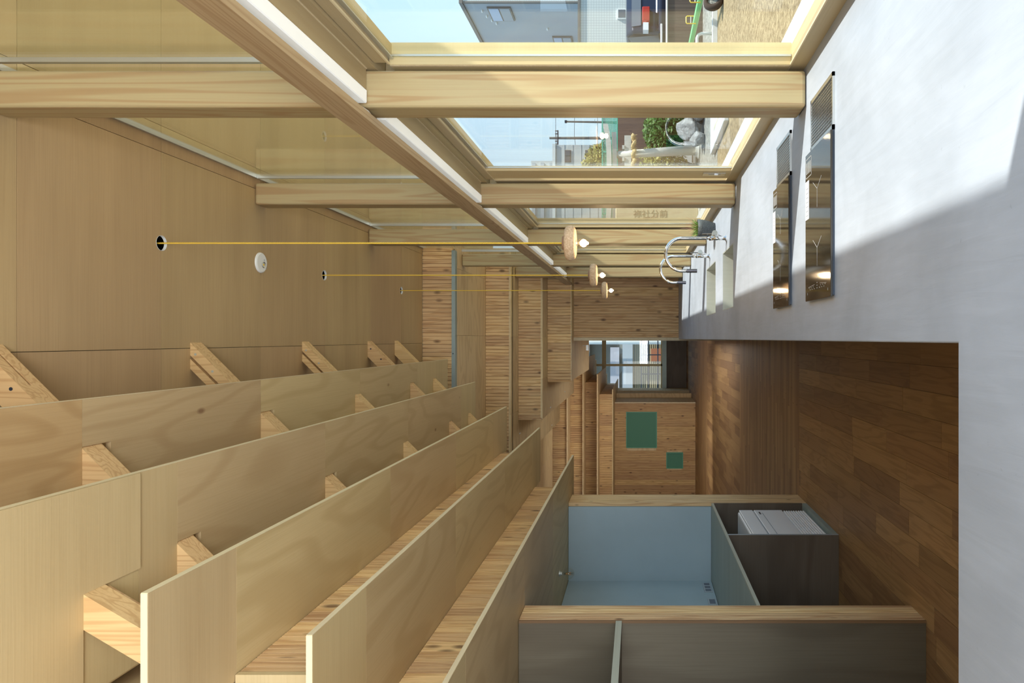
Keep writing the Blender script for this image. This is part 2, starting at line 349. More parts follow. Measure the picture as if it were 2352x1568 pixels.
# ---------------------------------------------------------------- plank-clad walls and stepped soffits
def rib_plank_xz(W, h, n=3, d=.03):
    bm = NB(); p = W/n
    for i in range(n): bx(bm, i*p+.0050, (i+1)*p-.0015, 0, d, 0, h)
    bx(bm, .0005, W-.0005, .018, d, .0005, h-.0005)
    return bm
def clad_xz(parent, x0, x1, y, z0, z1, mat, W=.12, n=3, skip=None):
    """vertical ribbed planks on a wall facing the viewer (-Y)"""
    mesh = None; x = x1-W
    while x > x0-W+.01:
        xs = x; ww = W
        if x < x0: ww = x+W-x0; xs = x0
        if ww > .01:
            jit = R.random()*.0015
            if mesh is None or ww < W-.001:
                ob = mk('plank', rib_plank_xz(ww, z1-z0, n), mat, parent, loc=(xs, y+jit, z0)); 
                if ww >= W-.001: mesh = ob.data
                if parent.type == 'EMPTY': ob.matrix_parent_inverse = Matrix.Translation(-parent.location)
            else: inst('plank', mesh, parent, (xs, y+jit, z0))
        x -= W
def clad_yz(parent, x, y0, y1, z0, z1, mat, W=.09, n=3, face=1):
    """vertical ribbed planks on a wall facing +X"""
    mesh = None; y = y0
    while y < y1-.01:
        ww = min(W, y1-y); bm = NB(); p = ww/n
        for i in range(n): bx(bm, -.03, 0, i*p+.0045, (i+1)*p-.001, 0, z1-z0)
        bx(bm, -.03, -.018, .0005, ww-.0005, .0005, z1-z0-.0005)
        if mesh is None or ww < W-.001:
            ob = mk('plank', bm, mat, parent, loc=(x-R.random()*.0015, y, z0))
            if parent.type == 'EMPTY': ob.matrix_parent_inverse = Matrix.Translation(-parent.location)
            if ww >= W-.001: mesh = ob.data
        else: bm.free(); inst('plank', mesh, parent, (x-R.random()*.0015, y, z0))
        y += W
XW = .866
def soffit(name, x0, x1, y0, y1, z, thick, mat, seams=(), label=None):
    """body with plywood underside panels"""
    e = box(name, x0+.01, x1, y0+.035, y1, Z(z)+.012, Z(z)+thick, M['ply_far'], kind='structure')
    xs = [x0]+sorted(seams)+[x1]
    for a, b_ in zip(xs, xs[1:]): box('plywood_panel', a+.001, b_-.001, y0, y1, Z(z), Z(z)+.0115, mat, e)
    return e
# wall between ceiling and first soffit, with the steel angle below it
wall_upper = box('wall_upper', -2.6, .895, 6.80, 6.86, Z(1.84), Z(2.33), M['ply_far'], kind='structure')
clad_xz(wall_upper, -2.5, .90, 6.76, Z(1.842), Z(TC), M['cedar_z'])
ang = mk('trim_1', bx(bx(NB(), -2.6, .87, 6.735, 6.742, Z(1.812), Z(1.842)), -2.6, .87, 6.735, 6.80, Z(1.806), Z(1.812)), M['steel'], kind='structure')
for bx_ in (.62, -.15, -.9): mk('bolt', cyl(NB(), (bx_, 6.734, Z(1.826)), (bx_, 6.729, Z(1.826)), .006, n=6), M['black_metal'], ang)
s1 = soffit('trim_2', -4.2, .93, 6.80, 14.4, 1.81, .06, M['ply_far'], (-2.4, -1.5, 0.03, .70))
wall_2 = box('wall_step_2', -3.3, .93, 8.125, 8.16, Z(1.50), Z(1.81), M['ply_far'], kind='structure')
clad_xz(wall_2, -1.573, .87, 8.09, Z(1.512), Z(1.808), M['cedar_z'])
s2 = soffit('trim_3', -1.573, .93, 8.03, 13.06, 1.50, .03, M['ply_far'], (-.9, 0.02))
wall_3 = box('wall_step_3', -1.0, .93, 8.57, 8.60, Z(1.20), Z(1.50), M['ply_far'], kind='structure')
clad_xz(wall_3, -1.02, .84, 8.53, Z(1.202), Z(1.498), M['cedar_z'])
s3 = soffit('trim_4', -1.0, .93, 8.49, 12.6, 1.19, .03, M['ply_far'], (-.5, 0.02))
wall_4 = box('wall_step_4', -.55, .93, 8.98, 9.01, Z(.88), Z(1.19), M['ply_far'], kind='structure')
clad_xz(wall_4, -.57, .78, 8.94, Z(.882), Z(1.188), M['cedar_z'])
s4 = soffit('trim_5', -.55, .93, 8.92, 12.07, .872, .03, M['ply_far'], (0.03,))
box('wall_step_5', -1.573, .93, 8.16, 13.0, Z(1.53), Z(1.80), M['ply_far'], kind='structure')
box('wall_step_6', -1.0, .93, 8.61, 12.5, Z(1.22), Z(1.498), M['ply_far'], kind='structure')
box('wall_step_7', -.55, .93, 9.02, 12.0, Z(.902), Z(1.188), M['ply_far'], kind='structure')
wall_far = box('wall_far', 0.0, 1.0, 9.235, 9.36, 0, Z(.872), M['ply_far'], kind='structure')
clad_xz(wall_far, .01, .93, 9.20, .001, Z(.87), M['cedar_z'])
mk('trim_6', bx(NB(), -.03, .012, 9.17, 9.37, 0, Z(.87)), M['edge'], kind='structure')
# bolts under the soffits
bolts = empty('soffit_bolts', (-1.0, 10.6, Z(1.19)), 'small bright bolt heads scattered over the plywood soffits of the stepped stair', 'bolts')
for x_, y_, z_ in ((-.93, 9.2, 1.188), (-.86, 11.0, 1.188), (-.70, 12.0, 1.188), (-1.45, 9.6, 1.498), (-1.5, 11.8, 1.498), (-1.2, 8.6, 1.498), (-2.0, 10.4, 1.808)):
    for dy in (0, .05): mk('bolt', cyl(NB(), (x_, y_+dy, Z(z_)), (x_, y_+dy, Z(z_)-.006), .007, n=6), M['white_metal'], bolts)
mk('door_stop_bracket', bx(bx(NB(), -.12, -.11, 10.7, 11.4, Z(.865), Z(.871)), -.20, -.11, 11.39, 11.4, Z(.83), Z(.871)), M['alu'], label='thin aluminium bracket under the lowest plywood soffit beside the far window', cat='bracket')

# ---- left cascade: five plywood ledges, notched around the slanting braces
BR = [(1.83, .10), (2.21, .085), (3.256, .085), (4.34, .085), (5.39, .085), (5.99, .085)]     # brace front face, depth
def brace_x(z): return -.02-(TC-z)                                          # +X face of a brace at height z (45 degrees)
BRW = .125                                                                       # horizontal width of a 45 degree brace
def ledge(label, z, xr, xl, y0, y1, seams, notch, mats, t=.018):
    e = empty('plywood_ledge', ((xr+xl)/2, y0, Z(z)), label, 'ledge', 'plywood ledges stepping down beside the kitchen')
    yy = [y0]+[s for s in seams if y0 < s < y1]+[y1]
    for i, (a, b_) in enumerate(zip(yy, yy[1:])):
        pts = [(xr-.0004, a+.0006)]
        for by, bd in notch:
            if a-.01 <= by < b_-.1:
                n1 = brace_x(z)+.006; n0 = max(n1-BRW, xl+.02); s0 = max(by-.001, a+.0006); far = by+bd+.035
                if n1 < xr: 
                    if s0 <= a+.003: pts += [(n1, a+.0006), (n1, far), (n0, far), (n0, a+.0006)]
                    else: pts += None or []
        pts += [(xl, a+.0006), (xl, b_-.0006), (xr-.0004, b_-.0006)]
        bm = prism(NB(), pts, Z(z), Z(z)+t)
        ob = mk('plywood_panel', bm, mats[i % len(mats)], e)
        for by, bd in notch:
            if a+.01 < by < b_-.12:
                n1 = brace_x(z)+.006; cut(ob, bx(NB(), n1-BRW, n1, by-.001, by+bd+.035, Z(z)-.05, Z(z)+.05))
    box('edge_band', xr, xr+.0015, y0, y1, Z(z)+.0005, Z(z)+t-.0005, M['edge'], e)
    box('end_band', xl, xr, y0-.0015, y0-.0001, Z(z)+.0005, Z(z)+t-.0005, M['edge_x'], e)
    return e
Py, Px = M['ply_y'], M['ply_x']
l1 = ledge('topmost plywood ledge just under the ceiling, pierced by slanting braces', 1.80, -.198, -.97, 1.15, 6.45, (2.21, 3.256, 4.417, 5.56, 5.75), BR[1:], [M['ply_brown'], Py, Py, Py, Px, Px])
l2 = ledge('second plywood ledge from the ceiling, pierced by the lower parts of the braces', 1.493, -.401, -.97, 1.2, 6.26, (2.04, 2.2127, 3.256, 4.434, 5.75), BR[1:], [Px, Px, Py, Py, Py, Px])
ov = prism(NB(), [(-.402, 1.15), (-.402, 2.04), (-.686, 2.04), (-.686, 1.83), (-.97, 1.83), (-.97, 1.15)], Z(1.487), Z(1.4925))
mk('overlay_panel', ov, Px, l2, label='paler panel with an L-shaped cut-out at the near end')
l3 = ledge('middle plywood ledge with a pale square near end, its underside meeting a plank riser', 1.20, -.624, -1.02, 1.671, 6.24, (2.04, 3.307, 4.50, 5.65), [], [Px, Py, Py, Py, Px])
l4 = ledge('second lowest plywood ledge, between the two plank risers', .895, -.816, -1.30, 1.876, 6.24, (2.245, 3.349, 4.586, 5.75), [], [Px, Py, Py, Py, Px])
l5 = ledge('lowest plywood ledge, resting on the two partition wall ends', .589, -1.066, -3.2, 1.2, 6.24, (2.33, 3.53, 4.71), [], [Py, Py, Py, Py])
# notched near brace area: front cover under the second ledge
# risers
riser_a = box('wall_riser_1', -1.09, -1.031, 2.04, 5.96, Z(.913), Z(1.198), M['ply_y'], kind='structure')
clad_yz(riser_a, -1.0, 2.05, 5.96, Z(.914), Z(1.198), M['cedar_z'])
box('riser_end', -1.09, -1.0, 2.03, 2.05, Z(.914), Z(1.198), M['ply_x'], riser_a)
riser_b = box('wall_riser_2', -1.37, -1.314, 1.9, 5.90, Z(.608), Z(.893), M['ply_y'], kind='structure')
clad_yz(riser_b, -1.283, 1.9, 5.90, Z(.608), Z(.893), M['cedar_z'])
box('wall_upper_left', -1.15, -1.03, -3.4, 6.0, Z(1.22), Z(2.3), M['ply_y'], kind='structure')
box('wall_left_upper', -3.4, -1.1, -3.4, 6.2, Z(1.25), Z(1.30), M['ply_y'], kind='structure')
r3 = box('wall_riser_3', -.985, -.975, 1.2, 6.2, Z(1.51), Z(1.80), M['ply_y'], kind='structure')
# ---- braces
def brace(by, bd, z_hi, z_lo, label, slot, wx=BRW):
    e = empty('timber_brace', (brace_x(z_lo), by, Z(z_lo)), label, 'brace', 'slanting timber braces under the ceiling')
    xa, xb = brace_x(z_hi), brace_x(z_lo)
    pts = [(xa, Z(z_hi)), (xb, Z(z_lo)), (xb-wx, Z(z_lo)), (xa-wx, Z(z_hi))]
    ob = mk('beam', prism(NB(), pts, by, by+bd, 'y'), M['brace'], e)
    k = 2**-.5
    if slot == 'front':      # steel-plate slot cut in the face towards the viewer, ending part way down
        cxm = xa-wx*.55; q = []
        for s, off in ((-.02, -.006), (.21, -.006), (.21, .006), (-.02, .006)): q.append((cxm-s*k-off*k, Z(z_hi)-s*k+off*k))
        cut(ob, prism(NB(), q, by-.01, by+.05, 'y'))
    elif slot == 'side':
        q = []
        for s, d_ in ((-.02, -.02), (.19, -.02), (.19, .05), (-.02, .05)): q.append((xa-s*k-d_*k, Z(z_hi)-s*k+d_*k))
        cut(ob, prism(NB(), q, by+bd*.5-.005, by+bd*.5+.005, 'y'))
    if slot:
        for s in (.035, .15):
            if slot == 'front': c = (xa-s*k-wx*.25, by+.0005, Z(z_hi)-s*k)
            else: c = (xa-s*k-wx*.3, by+.0005, Z(z_hi)-s*k)
            mk('dowel', cyl(NB(), c, (c[0], by-.0012, c[2]), .006, n=10), M['black_metal'] if slot == 'side' else M['cleat'], e)
    return e
brace(2.21, .085, TC, 1.24, 'nearest slanting timber brace from the ceiling, with a slot in its side', 'side')
brace(3.256, .085, TC, 1.24, 'second slanting timber brace from the near end, slotted on its front', 'front')
brace(4.34, .085, TC, 1.24, 'third slanting timber brace from the near end, slotted on its front', 'front')
brace(5.39, .085, TC, 1.24, 'fourth slanting timber brace, its slot facing the window', 'side')
brace(5.99, .085, TC, 1.24, 'farthest slanting timber brace, plain and without a slot', None)
e = empty('timber_brace', (-.85, 1.83, Z(1.2)), 'short dark-fronted timber brace coming through the square cut-out of the second ledge', 'brace')
mk('beam', prism(NB(), [(-.56, Z(1.70)), (-.845, Z(1.22)), (-.94, Z(1.22)), (-.655, Z(1.70))], 1.83, 1.905, 'y'), M['brace'], e)
mk('backing_strip', prism(NB(), [(-.575, Z(1.70)), (-.860, Z(1.22)), (-.93, Z(1.22)), (-.645, Z(1.70))], 1.908, 1.930, 'y'), M['cedar_pale_z'], e)
box('hole_dark', -.96, -.66, 1.7, 2.03, Z(1.560), Z(1.565), M['black_void'], l2)  # black sheet above the cut-out, paints the dark inside the hole
cut(l2.children[0], bx(NB(), -.822, -.680, 1.831, 1.957, Z(1.4), Z(1.6)))

# ---- partition walls
XP = -1.383
def partition(name, y0, y1, n):
    e = box(name, -3.2, XP-.03, y0+.012, y1-.012, 0, Z(.588), M['dark_ply'], kind='structure')
    W = (y1-y0-.012)/n
    for i in range(n): mk('plank', bevel(bx(NB(), -.03, 0, .0008, W-.0008, 0, Z(.587)), .0015, 1), M['cedar_pale_z'], e, loc=(XP+R.random()*.001, y0+.010+i*W, 0))
    return e
pn = partition('wall_partition_1', 3.347, 3.54, 6)
box('plywood_facing', -3.2, XP-.001, 3.349, 3.358, 0.001, Z(.586), M['dark_ply'], pn, label='dark stained plywood facing')
box('corner_batten', XP-.012, XP, 3.345, 3.3565, 0, Z(.586), wood('batten', (.22, .12, .06), (.12, .06, .03), 'z'), pn)
pf = partition('wall_partition_2', 5.74, 6.05, 9)
box('blue_facing', -2.05, XP-.031, 5.735, 5.751, Z(-.612), Z(.586), M['blue_wall'], pf, label='blue-grey painted facing')
box('plywood_facing', -2.05, XP-.002, 5.735, 5.751, .037, Z(-.634), M['dark_ply_x'], pf, label='dark stained plywood facing')
wl = box('wall_left', -4.3, -4.2, -3.4, 20.2, -.02, Z(1.3), M['dark_ply'], kind='structure')
box('wall_alcove', -2.10, -2.035, 3.54, 5.735, Z(-.612), Z(.586), M['blue_wall'], kind='structure')
box('wall_alcove_lower', -2.10, -2.035, 3.54, 5.735, 0, Z(-.634), M['dark_ply_x'], kind='structure')
box('near_shelf', -3.2, XP-.004, 1.3, 3.346, Z(.0805), Z(.110), M['dark_ply'], label='dark wooden shelf in the near alcove with a pale front edge', cat='shelf')
box('front_edge', XP-.0035, XP, 1.3, 3.346, Z(.0805), Z(.110), M['cleat'], bpy.data.objects['near_shelf'], label='pale grey-green front edge')
box('wall_near_alcove', -2.2, -2.1, -3.2, 3.34, 0, Z(.586), M['dark_ply'], kind='structure')
# worktop and cabinet under it
wt = box('worktop', -2.033, XP-.012, 3.545, 5.733, Z(-.633), Z(-.614), M['green_ply'], label='grey-green wooden worktop in the blue alcove', cat='worktop')
box('front_edge', XP-.0118, XP, 3.545, 5.733, Z(-.633), Z(-.6138), M['cleat'], wt)
cab = empty('appliance_cabinet', (-1.7, 5.2, 0), 'open dark plywood cabinet box under the worktop holding the white appliance', 'cabinet')
box('side_panel', -2.03, XP, 4.806, 4.828, .001, Z(-.6335), M['dark_ply_x'], cab)
box('front_edge', XP, XP+.001, 4.806, 4.828, .001, Z(-.6335), M['ac_grey'], cab)
box('base_panel', -2.03, XP, 4.829, 5.733, .001, .036, M['green_ply'], cab)
# white floor-standing air conditioner
ac = empty('floor_air_conditioner', (-1.5, 5.25, .037), 'white floor-standing air conditioner with a grille along its bottom, inside the dark cabinet', 'air conditioner')
AX = -1.405
mk('body', bevel(bx(NB(), AX-.24, AX-.018, 4.87, 5.60, .037, Z(-.815)), .012, 3), M['ac_white'], ac, smooth=False)
mk('front_panel', bevel(bx(NB(), AX-.02, AX, 4.875, 5.595, Z(-1.175), Z(-.945)), .004, 2), M['ac_white'], ac)
mk('outlet_flap', bevel(bx(NB(), AX-.02, AX, 4.875, 5.595, Z(-.935), Z(-.825)), .005, 2), M['ac_white'], ac)
box('dark_gap', AX-.019, AX-.006, 4.88, 5.59, Z(-.944), Z(-.936), M['ac_grey'], ac)
box('blue_line', AX, AX+.001, 4.9, 5.50, Z(-1.002), Z(-.997), M['ac_grey'], ac)
box('status_window', AX, AX+.0012, 5.46, 5.53, Z(-.985), Z(-.972), M['black_metal'], ac)
for i in range(9): mk('louvre', bevel(bx(NB(), AX-.02, AX-.001, 4.88, 5.58, Z(-1.355+i*.0195), Z(-1.341+i*.0195)), .003, 1), M['ac_white'], ac)
for i in range(3): box('side_slot', AX-.24, AX-.2, 4.868, 5.6, Z(-.90-.03*i), Z(-.893-.03*i), M['ac_grey'], ac)
# wall sockets
for k, (ya, yb, zz, n, lb) in enumerate(((5.47, 5.67, -.565, 3, 'dark grey triple wall socket on the blue alcove wall, deeper in the alcove'), (5.20, 5.33, -.572, 1, 'dark grey single wall socket on the blue alcove wall, nearer the timber wall end'))):
    pl = mk('wall_socket', bevel(bx(NB(), -2.0348, -2.028, ya, yb, Z(zz)-.035, Z(zz)+.035), .002, 1), M['ac_grey'], label=lb, cat='socket')
    for i in range(n):
        a = ya+(yb-ya)*(i+.18)/n; c = ya+(yb-ya)*(i+.82)/n
        mk('socket_insert', bx(NB(), -2.0278, -2.026, a, c, Z(zz)-.022, Z(zz)+.022), M['switch'], pl)
# alcove bulb
gb = empty('ceiling_bulb', (-1.746, 5.07, Z(.589)), 'unlit clear globe bulb on the plywood ceiling of the blue alcove', 'light bulb')
mk('socket', lathe(NB(), [(0, 0), (.020, 0), (.020, -.008), (.014, -.010), (.014, -.022), (0, -.022)], (-1.746, 5.07, Z(.588)), 20), M['alu'], gb, smooth=False)
mk('glass_globe', lathe(NB(), [(.012, -.022)]+[(.042*math.sin(t), -.072-.042*math.cos(math.pi-t)*-1) for t in [.3+i*(math.pi-.3)/12 for i in range(12)]]+[(0, -.114)], (-1.746, 5.07, Z(.588)), 24), M['bulb_clear'], gb, smooth=True)
for s in (-1, 1): mk('filament', cyl(NB(), (-1.746, 5.07+s*.006, Z(.588)-.050), (-1.746+.004*s, 5.07+s*.010, Z(.588)-.088), .0018, n=6), M['filament_off'], gb)
mk('stem', cyl(NB(), (-1.746, 5.07, Z(.588)-.022), (-1.746, 5.07, Z(.588)-.05), .004, n=8), M['bulb_clear'], gb)

# ---------------------------------------------------------------- far room
ysf = 20.0
def far_board(name, x1, y0, y1, z, t=.03): return box(name, -4.2, x1, y0, y1, Z(z), Z(z)+t, M['ply_far'], kind='structure')
def far_box(x1, y0, z0, z1): return None
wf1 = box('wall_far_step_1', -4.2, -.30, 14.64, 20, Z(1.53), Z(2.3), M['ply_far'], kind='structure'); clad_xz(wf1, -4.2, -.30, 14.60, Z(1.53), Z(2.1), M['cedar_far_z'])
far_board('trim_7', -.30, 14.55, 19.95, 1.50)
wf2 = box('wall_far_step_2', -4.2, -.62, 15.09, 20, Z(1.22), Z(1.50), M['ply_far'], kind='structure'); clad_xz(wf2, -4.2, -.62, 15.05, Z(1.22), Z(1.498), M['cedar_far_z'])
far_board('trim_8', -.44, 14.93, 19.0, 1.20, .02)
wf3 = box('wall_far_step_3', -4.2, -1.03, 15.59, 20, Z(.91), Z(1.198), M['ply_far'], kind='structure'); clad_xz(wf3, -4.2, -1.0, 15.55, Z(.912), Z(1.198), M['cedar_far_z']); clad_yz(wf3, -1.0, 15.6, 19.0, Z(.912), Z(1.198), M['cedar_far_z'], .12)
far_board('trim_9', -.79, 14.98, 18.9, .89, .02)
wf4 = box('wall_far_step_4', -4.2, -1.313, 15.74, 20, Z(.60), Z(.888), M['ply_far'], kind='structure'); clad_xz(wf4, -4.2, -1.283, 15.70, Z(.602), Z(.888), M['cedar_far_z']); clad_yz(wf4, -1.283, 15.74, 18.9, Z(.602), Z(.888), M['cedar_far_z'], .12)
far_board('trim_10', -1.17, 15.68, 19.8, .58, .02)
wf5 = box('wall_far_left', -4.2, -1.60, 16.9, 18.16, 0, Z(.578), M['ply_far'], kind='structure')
# planked far wall with two green niches: planks cut short around them
n1 = (-2.66, -1.80, -.44, .30); n2 = (-3.19, -2.82, -1.10, -.70)
n1 = (-(1026-777)/1568*16.9, -(947-777)/1568*16.9, -(1507-1466)/1568*16.9, (1466-1440)/1568*16.9)
n2 = (-(1073-777)/1568*16.9, -(1040-777)/1568*16.9, -(1567-1466)/1568*16.9, -(1532-1466)/1568*16.9)
X = -1.577
while X > -4.1:
    Wp = .12; xa, xb = X-Wp, X; segs = [(0.001, Z(.578))]
    for nx0, nx1, nz0, nz1 in (n1, n2):
        if xa < nx1-.02 and xb > nx0+.02:
            segs = [s for a, b_ in segs for s in ((a, min(b_, Z(nz0))), (max(a, Z(nz1)), b_)) if s[1]-s[0] > .02]
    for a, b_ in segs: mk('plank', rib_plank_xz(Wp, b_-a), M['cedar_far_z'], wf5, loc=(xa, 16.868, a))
    X -= Wp
for k, (nx0, nx1, nz0, nz1) in enumerate((n1, n2)):
    e = empty('wall_niche', ((nx0+nx1)/2, 16.9, Z(nz0)), ('larger green-painted square niche in the far plank wall', 'smaller green-painted square niche low in the far plank wall')[k], 'niche')
    bm = NB()
    bx(bm, nx0-.02, nx0, 16.855, 16.898, Z(nz0)-.02, Z(nz1)+.02); bx(bm, nx1, nx1+.02, 16.855, 16.898, Z(nz0)-.02, Z(nz1)+.02)
    bx(bm, nx0, nx1, 16.855, 16.898, Z(nz0)-.02, Z(nz0)); bx(bm, nx0, nx1, 16.855, 16.898, Z(nz1), Z(nz1)+.02)
    mk('frame', bm, plain('niche_frame', (.10, .33, .22), .5), e)
    box('back_panel', nx0, nx1, 16.893, 16.899, Z(nz0), Z(nz1), M['niche_green'], e)
box('trim_11', -1.60, -1.574, 16.86, 18.16, 0, Z(.578), M['edge'], kind='structure')
box('trim_12', -1.75, -1.46, 18.17, 18.25, 0, Z(.578), M['ply_far'], kind='structure')
box('trim_13', -1.60, -1.445, 18.9, 19.95, 0, Z(.578), M['edge'], kind='structure')
# far wall below and around the far window
fw = box('wall_end', -4.2, 1.0, 19.98, 20.1, 0, Z(-.82), M['dark_ply_x'], kind='structure')
box('wall_end_left', -4.2, -1.50, 19.98, 20.1, Z(-.82), Z(1.9), M['ply_far'], kind='structure')
box('wall_end_right', .35, 1.0, 19.98, 20.1, Z(-.82), Z(1.9), M['ply_far'], kind='structure')
box('wall_right_far', .0, .08, 9.37, 20, 0, Z(2.3), M['ply_far'], kind='structure')
win = empty('window_5', (-.7, 19.95, Z(-.8)), kind='structure')
box('sill', -1.6, .35, 19.80, 20.12, Z(-.82), Z(-.70), M['steel'], win)
box('stile', -.81, -.745, 19.93, 20.0, Z(-.70), Z(1.9), M['frame_z'], win)
box('transom', -1.5, .35, 19.92, 20.0, Z(.94), Z(1.06), M['frame_y'], win)
box('side_frame', -1.50, -1.46, 19.93, 20.0, Z(-.70), Z(1.9), M['frame_z'], win)
box('bottom_frame', -1.5, .35, 19.93, 20.0, Z(-.70), Z(-.665), M['frame_z'], win)
box('glass', -1.5, .35, 19.96, 19.964, Z(-.70), Z(1.9), M['glass'], win)
box('ceiling_far', -4.3, 1.0, 14.4, 20.2, Z(2.3), Z(2.4), M['ply_ceiling'], kind='structure')
box('ceiling_middle', -4.3, 1.0, 6.86, 14.4, Z(2.3), Z(2.4), M['ply_ceiling'], kind='structure')

# ---------------------------------------------------------------- kitchen counter
ZC = Z(-.543)
ctr = empty('kitchen_counter', (0, 1.2, 0), 'pale concrete kitchen counter running along the window and turning across the foreground', 'counter')
slab = mk('countertop', bevel(prism(NB(), [(-.008, 1.16), (-.008, 9.19), (.95, 9.19), (.95, .42), (-2.0, .42), (-2.0, 1.16)], ZC-.08, ZC), .003, 2), M['concrete'], ctr)
for (y0, y1) in ((3.905, 4.389), (4.797, 5.437)):
    cut(slab, bx(NB(), .178, .546, y0, y1, ZC-.2, ZC+.05))
for q, (y0, y1) in enumerate(((3.905, 4.389), (4.797, 5.437))):
    bm = NB(); t = .004; d = .20
    X0, X1, Y0, Y1 = .1785, .5455, y0+.0005, y1-.0005
    bx(bm, X0, X0+t, Y0, Y1, ZC-d, ZC-.001); bx(bm, X1-t, X1, Y0, Y1, ZC-d, ZC-.001)
    bx(bm, X0+t, X1-t, Y0, Y0+t, ZC-d, ZC-.001); bx(bm, X0+t, X1-t, Y1-t, Y1, ZC-d, ZC-.001); bx(bm, X0, X1, Y0, Y1, ZC-d-t, ZC-d)
    mk('sink_basin', bm, concrete('sink_concrete%d' % q, (.47, .48, .43), .06), ctr)
    mk('drain', lathe(NB(), [(0, .003), (.03, .003), (.036, 0), (0, 0)], (.36, (y0+y1)/2, ZC-d), 24), M['stainless'], ctr)
box('base_cabinet', .09, .85, .6, 3.85, .0, ZC-.081, M['dark_ply'], ctr)
box('base_cabinet', .09, .16, 3.85, 9.1, .0, ZC-.081, M['dark_ply'], ctr)
box('base_cabinet', -1.9, .08, .55, 1.0, .0, ZC-.081, M['dark_ply'], ctr)

# hobs
def hob(y0, y1, label, glabel):
    e = empty('induction_hob', (.35, y0, ZC), label, 'hob')
    gx0, gx1 = .1165, .577
    mk('glass_top', bevel(bx(NB(), gx0, gx1, y0, y1, ZC+.006, ZC+.0125), .001, 1), M['hob'], e)
    box('metal_rim', gx0+.004, gx1, y0+.002, y1-.004, ZC+.0002, ZC+.006, M['black_metal'], e)
    zt = ZC+.0127; ym = (y0+y1)/2
    def ln(a, b_, w=.0007):
        a = Vector((a[0], a[1], zt)); b_ = Vector((b_[0], b_[1], zt)); d = (b_-a).normalized(); n = Vector((-d.y, d.x, 0))*w
        vs_ = [bm.verts.new(p+Vector((0, 0, dz))) for dz in (0, .0002) for p in (a+n, a-n, b_-n, b_+n)]
        for f in ((0,1,2,3),(7,6,5,4),(0,4,5,1),(1,5,6,2),(2,6,7,3),(3,7,4,0)): bm.faces.new([vs_[i] for i in f])
    for cx in (.445, .27):
        bm = NB()
        for a in (90, 210, 330):
            ln((cx, ym), (cx+.055*math.cos(math.radians(a+90)), ym+.055*math.sin(math.radians(a+90))))
        mk('zone_mark', bm, M['print'], e)
    bm = NB()
    for i in range(6):
        for s in (-1, 1): ln((.150+.006*(i % 2), ym+s*(.03+.012*i)), (.150+.006*(i % 2), ym+s*(.03+.012*i)+.006), .0012)
    for s in (-1, 1): ln((.162, ym+s*.03), (.158, ym+s*.10), .0006); ln((.135, ym+s*.115), (.142, ym+s*.115), .0014)
    for x_ in (.150, .158, .166, .180, .188): ln((x_, ym-.004), (x_, ym+.004), .0012)
    mk('control_marks', bm, M['print'], e)
    box('sticker', gx1-.205, gx1-.085, y1-.045, y1-.002, zt, zt+.0004, M['sticker'], e, label='white adhesive label')
    bm = NB()
    for i in range(7): bx(bm, gx1-.195+.014*i, gx1-.191+.014*i, y1-.040, y1-.010, zt+.0004, zt+.0006)
    mk('sticker_print', bm, M['ink'], e)
    bm = NB(); fx0, fx1, fy0, fy1 = gx1-.075, gx1-.015, y1-.075, y1-.006
    for q in ((fx0, fx1, fy0, fy0+.002), (fx0, fx1, fy1-.002, fy1), (fx0, fx0+.002, fy0, fy1), (fx1-.002, fx1, fy0, fy1)): bx(bm, *q, zt, zt+.0002)
    for i in range(4): bx(bm, fx0+.012, fx1-.012, fy0+.012+.014*i, fy0+.018+.014*i, zt, zt+.0002)
    mk('framed_print', bm, M['print'], e)
    g = empty('downdraft_grille', (.65, y0, ZC), glabel, 'vent grille')
    ax0, ax1, ay0, ay1 = .579, .737, y0, y1-.042; bm = NB(); fr = .012
    for q in ((ax0, ax1, ay0, ay0+fr*.6), (ax0, ax1, ay1-fr*.6, ay1), (ax0, ax0+fr, ay0, ay1), (ax1-fr, ax1, ay0, ay1)): bx(bm, *q, ZC+.0002, ZC+.007)
    mk('frame', bm, M['stainless'], g)
    bm = NB(); n = 14
    for i in range(1, n): x_ = ax0+fr+(ax1-ax0-2*fr)*i/n; bx(bm, x_-.0008, x_+.0008, ay0+.006, ay1-.006, ZC+.003, ZC+.0055)
    n = 20
    for i in range(1, n): y_ = ay0+.007+(ay1-ay0-.014)*i/n; bx(bm, ax0+fr, ax1-fr, y_-.0009, y_+.0009, ZC+.0025, ZC+.0045)
    mk('mesh', bm, M['stainless'], g)
    box('dark_pan', ax0+.004, ax1-.004, ay0+.003, ay1-.003, ZC+.0002, ZC+.0012, M['black_void'], g)
hob(1.884, 2.166, 'black glass induction hob nearest the viewer, inset across the concrete counter', 'square steel extractor grille beside the nearer hob and the nearest timber post')
hob(2.412, 2.686, 'farther black glass induction hob reflecting the tap, beyond the nearest timber post', 'square steel extractor grille beside the farther hob')

